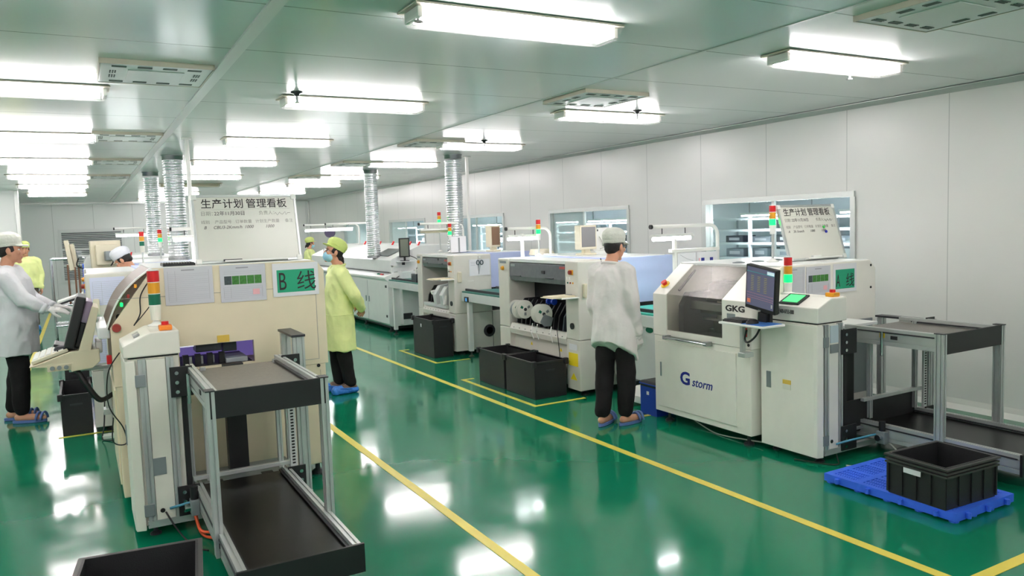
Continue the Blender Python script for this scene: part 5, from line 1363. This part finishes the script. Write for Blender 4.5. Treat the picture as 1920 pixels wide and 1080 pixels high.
# floor cables and hoses
cable_thing([(4.52, 3.58, .15), (4.50, 3.50, .03), (4.42, 3.46, .006), (4.30, 3.7, .006)], .006, cable_k, 'black cable from the right loader down to the floor')
cable_thing([(4.80, 3.44, .16), (4.86, 3.34, .10), (4.82, 3.22, .008), (4.62, 3.22, .008), (4.46, 3.40, .008)], .006, cable_w, 'clear hose looping from the right loader to the floor')
cable_thing([(4.42, 4.9, .05), (4.36, 4.6, .008), (4.34, 4.4, .008), (4.38, 4.06, .03)], .006, cable_w, 'pale cable lying under the right printer')
cable_thing([(.33, 4.775, .14), (.38, 4.68, .05), (.44, 4.5, .006), (.5, 4.4, .006)], .005, cable_k, 'thin dark cable from the left loader to the floor')
cable_thing([(.10, 7.6, .30), (.08, 7.5, .10), (.06, 7.4, .01), (.14, 7.3, .01)], .006, cable_k, 'black cable hanging behind the left printer to the floor')
MB().box(.06, .16, 7.42, 7.52, 0, .03, .004).single('power_strip', plastic_w, 'white power strip on the floor behind the left printer', 'power strip', (.11, 7.47, 0))
o = thing('hanging_fan', 'dark round fan head hanging beyond the reflow oven at the far windows', 'fan', (4.9, 17.0, 1.42))
MB().cyl((4.88, 17.0, 1.70), (4.90, 17.03, 1.70), .12, seg=24).part('dark_disc', mat('dark_violet', S(70, 62, 88), .4), o); MB().cyl((4.91, 17.03, 1.42), (4.91, 17.03, 1.68), .012).part('stem', steel, o)
# ================================================================ people
def V(*a): return Vector(a)
def hand_into(mb, w, d, n, side, curl=25, k=1.0, grow=1.0):
    """palm, four fingers of different lengths and a thumb leaving the side of the palm"""
    d = d.normalized(); n = (n - d * n.dot(d)).normalized(); l = d.cross(n) * side
    offs = (-.030, -.010, .010, .029); lens = (.066, .078, .072, .056)
    for o in offs:
        mb.cap(w + l * o * .6 * k, w + d * .082 * k + l * o * k, .0145 * k * grow, .0125 * k * grow, 10)
    mb.cap(w - d * .02, w + d * .03 * k, .022 * k * grow, .024 * k * grow, 10)
    for i, (o, ln) in enumerate(zip(offs, lens)):
        p = w + d * .085 * k + l * o * 1.05 * k; a = 0.0; r = .0092 * k * grow
        for j, f in enumerate((.45, .32, .23)):
            a += radians(curl * (1 + .12 * i) * (0.8 if j == 0 else 1.0))
            q = p + (d * cos(a) + n * sin(a) + l * (o * .9)) * ln * f * k
            mb.cap(p, q, r, r * .93, 8); p = q; r *= .93
    b = w + d * .028 * k - l * .030 * k
    p1 = b + (d * .55 - l * .75 + n * .35).normalized() * .038 * k
    p2 = p1 + (d * .85 - l * .30 + n * .40).normalized() * .030 * k
    p3 = p2 + (d * .9 + n * .4).normalized() * .024 * k
    mb.cap(b, p1, .014 * k * grow, .0115 * k * grow, 8); mb.cap(p1, p2, .0115 * k * grow, .0105 * k * grow, 8); mb.cap(p2, p3, .0105 * k * grow, .009 * k * grow, 8)

def person(D, label):
    t = thing('person', label, 'person', D['loc']); ORG[t.name] = Vector()
    HP = V(*D.get('head', (0, .025, 1.525))); yaw, pit, rol = D.get('yaw', 0), D.get('pitch', 0), D.get('roll', 0)
    MH = Matrix.Translation(HP) @ Matrix.Rotation(radians(yaw), 4, 'Z') @ Matrix.Rotation(radians(pit), 4, 'X') @ Matrix.Rotation(radians(rol), 4, 'Y')
    def H(*a): return MH @ V(*a)
    R3 = MH.to_3x3()
    # ---- body
    b = MB()
    def e(c, rx, ry, rz): b.ell(H(*c), rx, ry, rz, R3, 3)
    e((0, -.012, .028), .073, .092, .082); e((0, .018, -.035), .061, .074, .078); e((0, .014, -.075), .048, .060, .038)
    e((0, .066, -.103), .021, .020, .017)                      # chin
    e((0, .071, .024), .050, .017, .013); e((0, .076, -.065), .024, .014, .020)   # brow, mouth region
    for s in (-1, 1):
        e((s * .038, .066, -.025), .022, .020, .020)            # cheeks
        e((s * .073, -.004, -.012), .009, .020, .031); e((s * .069, .004, -.034), .008, .010, .012)   # ears
    b.cap(H(0, .084, .010), H(0, .104, -.028), .0065, .0088, 8); e((0, .095, -.033), .0135, .010, .0075)
    NB = V(*D.get('neck', (0, -.015, 1.375)))
    b.cap(H(0, -.016, -.06), NB, .050, .055); b.cap(NB, V(0, -.015, 1.30), .060, .072)
    b.loft([(0, -.0, z, rx, ry) for z, rx, ry in ((.80, .13, .10), (.90, .155, .115), (1.0, .14, .105), (1.15, .155, .112), (1.25, .155, .095), (1.32, .11, .055), (1.375, .05, .045))], 20)
    arms = D['arms']; legs = D['legs']
    for i, (sh, el, wr, hd, hn) in enumerate(arms):
        sh, el, wr = V(*sh), V(*el), V(*wr)
        b.cap(sh, el, .052, .040); b.cap(el, wr, .041, .026)
        if not D.get('gloves'): hand_into(b, wr + (wr - el).normalized() * .015, V(*hd), V(*hn), D['side'][i], D.get('curl', 28))
    for hp, kn, an, toe in legs:
        hp, kn, an, toe = V(*hp), V(*kn), V(*an), V(*toe)
        b.cap(hp, kn, .082, .058); b.cap(kn, an, .055, .036)
        f = (toe - an); f.z = 0; f.normalize()
        b.cap(an - f * .035 + V(0, 0, -.035), an + f * .11 + V(0, 0, -.045), .032, .034, 10); b.cap(an + f * .11 + V(0, 0, -.045), an + f * .165 + V(0, 0, -.05), .034, .026, 10)
    remesh(b, 'body', skin, t, .0062, 3)
    # ---- face
    if D.get('face'):
        for s in (-1, 1):
            ey = MB().ell(H(s * .030, .0685, .003), .0120, .0095, .0080, R3, 2).part('eye', eye_w, t, True)
            MB().ell(H(s * .030, .0755, .003), .0050, .0035, .0054, R3, 2).part('iris', hair_m, ey, True)
            MB().tube([H(s * (.014 + .011 * i), 0.0865 - .003 * i, .026 + (.004 if i == 1 else 0)) for i in range(4)], [.003, .0038, .0035, .002], 6).part('eyebrow', hair_m, t, True)
            MB().tube([H(s * (.017 + .009 * i), .0775 - .002 * i, .0095 + (.003 if i in (1, 2) else 0)) for i in range(4)], [.0015, .002, .002, .0012], 5).part('eyelid', hair_m, ey, True)
        MB().ell(H(0, .0865, -.062), .020, .006, .0040, R3, 2).ell(H(0, .0855, -.069), .017, .006, .0045, R3, 2).part('lips', lip, t, True)
    # ---- hair
    h = MB()
    h.ell(H(0, -.019, .016), .0762, .089, .080, R3); h.ell(H(0, -.048, -.022), .060, .052, .050, R3)
    for s in (-1, 1): h.ell(H(s * .066, .016, .012), .010, .020, .034, R3, 2)
    if D.get('bun'): h.ell(H(0, -.092, -.062), .036, .030, .038, R3, 2); h.ell(H(0, -.115, -.09), .018, .016, .03, R3, 2); h.ell(H(0, -.062, -.06), .056, .040, .045, R3, 2)
    remesh(h, 'hair', hair_m, t, .006, 2, .0015, 60)
    # ---- cap
    ct = D.get('captilt', 8); MC = MH @ Matrix.Translation((0, -.012, .02)) @ Matrix.Rotation(radians(ct), 4, 'X')
    c = MB(); c.loft([(0, 0, z, rx, ry) for z, rx, ry in ((.008, .082, .100), (.022, .086, .105), (.034, .084, .102), (.05, .091, .112), (.085, .091, .112), (.112, .078, .095), (.130, .05, .062), (.138, .015, .02))], 28); c.xf(MC)
    if D.get('brim', True):
        c2 = MB(); c2.loft([(0, .085, z, rx, ry) for z, rx, ry in ((.016, .074, .066), (.026, .076, .068))], 24); c2.xf(MC @ Matrix.Rotation(radians(D.get('brimtilt', -6)), 4, 'X'))
        me_ = bpy.data.meshes.new('tmp'); c2.bm.to_mesh(me_); c.bm.from_mesh(me_); bpy.data.meshes.remove(me_); c2.bm.free()
    remesh(c, 'cap', D['capm'], t, .0065, 2, .0045, 17, (1, 1, .7))
    MB().tube([MC @ V(.0875 * cos(a), .1065 * sin(a), .030) for a in [i * 2 * pi / 28 for i in range(29)]], .0022, 5).part('cap_band_seam', D['capm'], t, True)
    # ---- mask and glasses
    if D.get('mask'):
        m = MB(); m.ell(H(0, .047, -.058), .064, .062, .058, R3); m.ell(H(0, .075, -.040), .030, .036, .034, R3, 2)
        mk = remesh(m, 'face_mask', mask_b, t, .006, 3, .002, 30)
        for s in (-1, 1): MB().tube([H(s * .060, .045, -.035), H(s * .071, .02, -.022), H(s * .078, -.012, -.02)], .0018, 5).part('ear_loop', plastic_w, mk, True)
    if D.get('glasses'):
        g = MB()
        for s in (-1, 1):
            g.tube([H(s * (.032 + .021 * cos(a)), .097, .003 + .016 * sin(a)) for a in [i * 2 * pi / 14 for i in range(15)]], .0016, 5)
            g.tube([H(s * .053, .096, .006), H(s * .070, .05, .006), H(s * .077, -.005, .0)], .0016, 5)
        g.tube([H(-.011, .098, .005), H(.011, .098, .005)], .0016, 5)
        gl = g.part('glasses', black_m, t, True)
        for s in (-1, 1): MB().ell(H(s * .032, .0965, .003), .020, .0008, .0155, R3, 2).part('lens', clear_pl, gl, True)
    # ---- coat
    k = MB(); hem = D['hem']; wx, wy = D.get('bulk', (.205, .145)); by = D.get('lean', 0.0)
    rings = [(hem, wx * 1.10, wy * 1.15), (hem + .10, wx * 1.08, wy * 1.13), (.88, wx * 1.04, wy * 1.06), (1.02, wx * .98, wy * 1.0), (1.16, wx * .99, wy * 1.0), (1.27, wx * .95, wy * .88), (1.325, wx * .80, wy * .68), (1.352, wx * .52, wy * .56), (1.372, wx * .37, wy * .52), (1.382, wx * .36, wy * .50)]
    rings = [r for r in rings if r[0] <= hem + .1 or r[0] > hem + .14]
    cy = lambda z: by * (z - .85) / .5 + (-.012 if z > 1.30 else 0) + D.get('belly', 0) * math.exp(-((z - .95) / .2) ** 2)
    k.loft([(0, cy(z), z, rx, ry) for z, rx, ry in rings], 36)
    for v in k.bm.verts:
        wgt = max(0.0, (1.0 - v.co.z) / (1.0 - hem)) if v.co.z < 1.0 else 0
        v.co.z -= D.get('hemtilt', 0) * wgt * (v.co.y / wy)
    for i, (sh, el, wr, hd, hn) in enumerate(arms):
        sh, el, wr = V(*sh), V(*el), V(*wr)
        k.cap(sh, el, .078, .066); k.cap(el, wr, .066, .047); k.cap(sh, V(sh.x * .45, cy(1.3), 1.31), .078, .085)
        k.cyl(wr - (wr - el).normalized() * .03, wr, .047, .045)
    remesh(k, 'coat', D['coatm'], t, .009, 4, D.get('wrinkle', .008) * 1.3, 8.5, (1, 1, .6), 1.0)
    cl = MB(); cl.tube([V(.078 * cos(a), cy(1.38) + .074 * sin(a), 1.372 - .016 * sin(a)) for a in [i * 2 * pi / 24 for i in range(25)]], .013, 8); cl.part('collar', D['coatm'], t, True)
    for (sh, el, wr, hd, hn) in arms:
        el, wr = V(*el), V(*wr); d = (wr - el).normalized()
        MB().cyl(wr - d * .035, wr + d * .004, .050, .047, 18).part('cuff', D['coatm'], t, True)
    if D.get('seam'):
        z = D['seam']; MB().tube([V(wx * 1.055 * cos(a), cy(z) + wy * 1.08 * sin(a), z) for a in [i * 2 * pi / 36 for i in range(37)]], .0045, 5).part('waist_seam', D['coatm'], t, True)
    # ---- trousers
    p = MB()
    hr = D.get('hip', .102); p.ell((0, 0, .86), hr * 1.6, hr * 1.15, .12)
    for hp, kn, an, toe in legs:
        hp, kn, an = V(*hp), V(*kn), V(*an)
        p.cap(hp, kn, hr, .080); p.cap(kn, an + V(0, 0, .04), .082, D.get('ankle_r', .068))
    remesh(p, 'trousers', D['pantm'], t, .010, 4, .009, 8, (1, 1, .8))
    # ---- gloves
    if D.get('gloves'):
        for i, (sh, el, wr, hd, hn) in enumerate(arms):
            g = MB(); el, wr = V(*el), V(*wr); d = V(*hd).normalized()
            hand_into(g, wr + d * .02, d, V(*hn), D['side'][i], D.get('curl', 25), 1.06, 1.18); g.cap(wr - d * .01, wr + d * .03, .034, .030)
            gv = remesh(g, 'glove', D['glovem'], t, .005, 2)
    # ---- footwear
    for hp, kn, an, toe in legs:
        an, toe = V(*an), V(*toe); f = toe - an; f.z = 0; f.normalize(); l = V(-f.y, f.x, 0)
        c0 = V(an.x, an.y, 0) + f * .055
        if D['shoe'] == 'slipper':
            s = MB(); pts = []
            for a in [i * 2 * pi / 24 for i in range(24)]:
                u, v = cos(a), sin(a); q = c0 + f * (.138 * u) + l * (.043 + .008 * u) * v; pts.append((q.x, q.y))
            s.prism(pts, 'z', .001, .026, .004); sl = s.part('slipper', slip_b, t)
            s = MB()
            for dy in (.075, .115):
                ring = [c0 + f * (dy - .0 + .01 * cos(a)) + l * .056 * cos(a) + V(0, 0, .022 + .062 * sin(a)) for a in [i * pi / 10 for i in range(11)]]
                s.tube(ring, .011, 6)
            s.part('strap', slip_b, sl, True)
        else:
            s = MB(); s.cap(c0 - f * .095 + V(0, 0, .05), c0 + f * .10 + V(0, 0, .045), .043, .043); s.cap(c0 - f * .06 + V(0, 0, .07), c0 + f * .02 + V(0, 0, .065), .045, .042)
            remesh(s, 'shoe', shoe_br, t, .007, 2)
            s = MB(); s.cap(c0 - f * .10 + V(0, 0, .034), c0 + f * .115 + V(0, 0, .036), .050, .052); s.cap(c0 + f * .05 + V(0, 0, .045), c0 + f * .11 + V(0, 0, .045), .052, .050)
            for v in s.bm.verts: v.co.z = max(v.co.z, .002)
            remesh(s, 'shoe_cover', shoe_cover, t, .007, 1, .006, 22)
            MB().tube([c0 + f * (.125 * cos(a) - .005) + l * .052 * sin(a) + V(0, 0, .062 + .014 * cos(a)) for a in [i * 2 * pi / 20 for i in range(21)]], .006, 6).part('elastic_edge', shoe_cover, t, True)
    t.rotation_euler = (0, 0, radians(D['rz'])); k_ = D.get('s', 1.0); t.scale = (k_, k_, k_)
    return t
def legset(sp=.085, f1=0.0, f2=0.0, out=.02, bend=.0):
    return [((.085, 0, .84), (.088, f1 * .5 + .02 + bend, .46), (sp, f1 - .01, .085), (sp + out, f1 + .16, .03)),
            ((-.085, 0, .84), (-.088, f2 * .5 + .02 + bend, .46), (-sp, f2 - .01, .085), (-sp - out, f2 + .16, .03))]
HANG = lambda sx, f=0.0: ((sx * .175, -.01, 1.30), (sx * .225, -.035 + f * .4, 1.04), (sx * .215, .04 + f, .80), (0, .22, -1), (-sx, .2, 0))
NARROW = lambda sx, f: ((sx * .150, -.01, 1.30), (sx * .192, -.03 + f * .4, 1.04), (sx * .182, .05 + f, .80), (0, .22, -1), (-sx, .2, 0))
person(dict(loc=(3.88, 5.22, 0), rz=-70, s=1.0, arms=[NARROW(1, .03), NARROW(-1, .05)], side=[1, -1], gloves=True, glovem=glove_m, curl=18, legs=legset(.075, .05, -.07, .03), hem=.62, hemtilt=.10,
            bulk=(.180, .158), hip=.086, coatm=cloth_w, capm=cap_w, pantm=cloth_k, shoe='slipper', glasses=True, yaw=-6, pitch=-4, head=(0, .045, 1.515), captilt=4, brim=True, brimtilt=-14, wrinkle=.009, face=True),
       'person in white coat, cap and glasses seen from behind beside the right printer')
person(dict(loc=(-.60, 8.70, 0), rz=-99, s=1.08, arms=[((.18, .0, 1.30), (.235, .135, 1.105), (.215, .30, 1.0), (0, 1, -.12), (-.25, 0, -1)), ((-.18, .0, 1.30), (-.235, .10, 1.08), (-.20, .28, .99), (.15, 1, -.1), (0, 0, -1))], side=[1, -1],
            gloves=True, glovem=glove_m, curl=12, legs=legset(.085, .04, -.06, .02), hem=.61, bulk=(.215, .165), belly=.02, coatm=cloth_w2, capm=cap_w, pantm=cloth_k, shoe='slipper', yaw=4, pitch=-2, captilt=6, brimtilt=-8, face=True, lean=.01, wrinkle=.009),
       'person in white coat and cap at the left edge, reaching out a gloved hand')
person(dict(loc=(2.36, 8.02, 0), rz=86, s=.985, arms=[((.17, -.01, 1.29), (.245, -.11, 1.07), (.07, -.215, .915), (-.9, -.15, -.35), (0, .6, -.8)), ((-.17, -.01, 1.29), (-.245, -.11, 1.07), (-.08, -.225, .905), (.9, -.2, -.4), (0, .6, -.8))], side=[1, -1],
            legs=legset(.085, .03, -.05, .03), hem=.47, bulk=(.195, .140), coatm=cloth_y, capm=mat('lime_cap_cloth', S(206, 222, 132), .75, bump=.4, bscale=60), pantm=cloth_k, shoe='cover', mask=True, glasses=True, bun=True, face=True,
            yaw=4, pitch=12, captilt=16, brimtilt=-2, seam=.86, curl=32),
       'masked person in lime green coat beside the left printer, hands clasped behind back')
person(dict(loc=(4.70, 18.1, 0), rz=-88, s=.955, arms=[((.17, .0, 1.29), (.23, .06, 1.06), (.16, .24, .98), (0, 1, 0), (0, 0, -1)), ((-.17, .0, 1.29), (-.23, .06, 1.06), (-.16, .24, .98), (0, 1, 0), (0, 0, -1))], side=[1, -1],
            legs=legset(), hem=.47, coatm=cloth_y, capm=MATS['lime_cap_cloth'], pantm=cloth_k, shoe='cover', mask=True, bun=True, captilt=12, pitch=-4, bulk=(.20, .15)),
       'distant masked person in lime green coat facing right behind the reflow oven')
person(dict(loc=(-.93, 17.6, 0), rz=188, s=1.03, arms=[HANG(1, .02), HANG(-1, .04)], side=[1, -1], legs=legset(.09, .06, -.06), hem=.80, coatm=cloth_y, capm=MATS['lime_cap_cloth'], pantm=cloth_gr, shoe='cover', bulk=(.215, .15), face=True),
       'distant person in lime green jacket half hidden behind the white coated person at left')
person(dict(loc=(.50, 9.86, 0), rz=70, s=.985, arms=[((.17, .02, 1.29), (.22, .12, 1.06), (.12, .27, .95), (0, 1, -.2), (0, 0, -1)), ((-.17, .02, 1.29), (-.22, .12, 1.06), (-.12, .27, .95), (0, 1, -.2), (0, 0, -1))], side=[1, -1],
            legs=legset(), hem=.60, coatm=cloth_w, capm=mat('bright_white_cap_cloth', S(230, 232, 238), .8, bump=.4, bscale=60), pantm=cloth_k, shoe='slipper', pitch=-38, head=(0, .08, 1.495), captilt=10, brim=False, face=True, bulk=(.20, .15), lean=.05),
       'person bending behind the left machines, only white cap and brow in view')
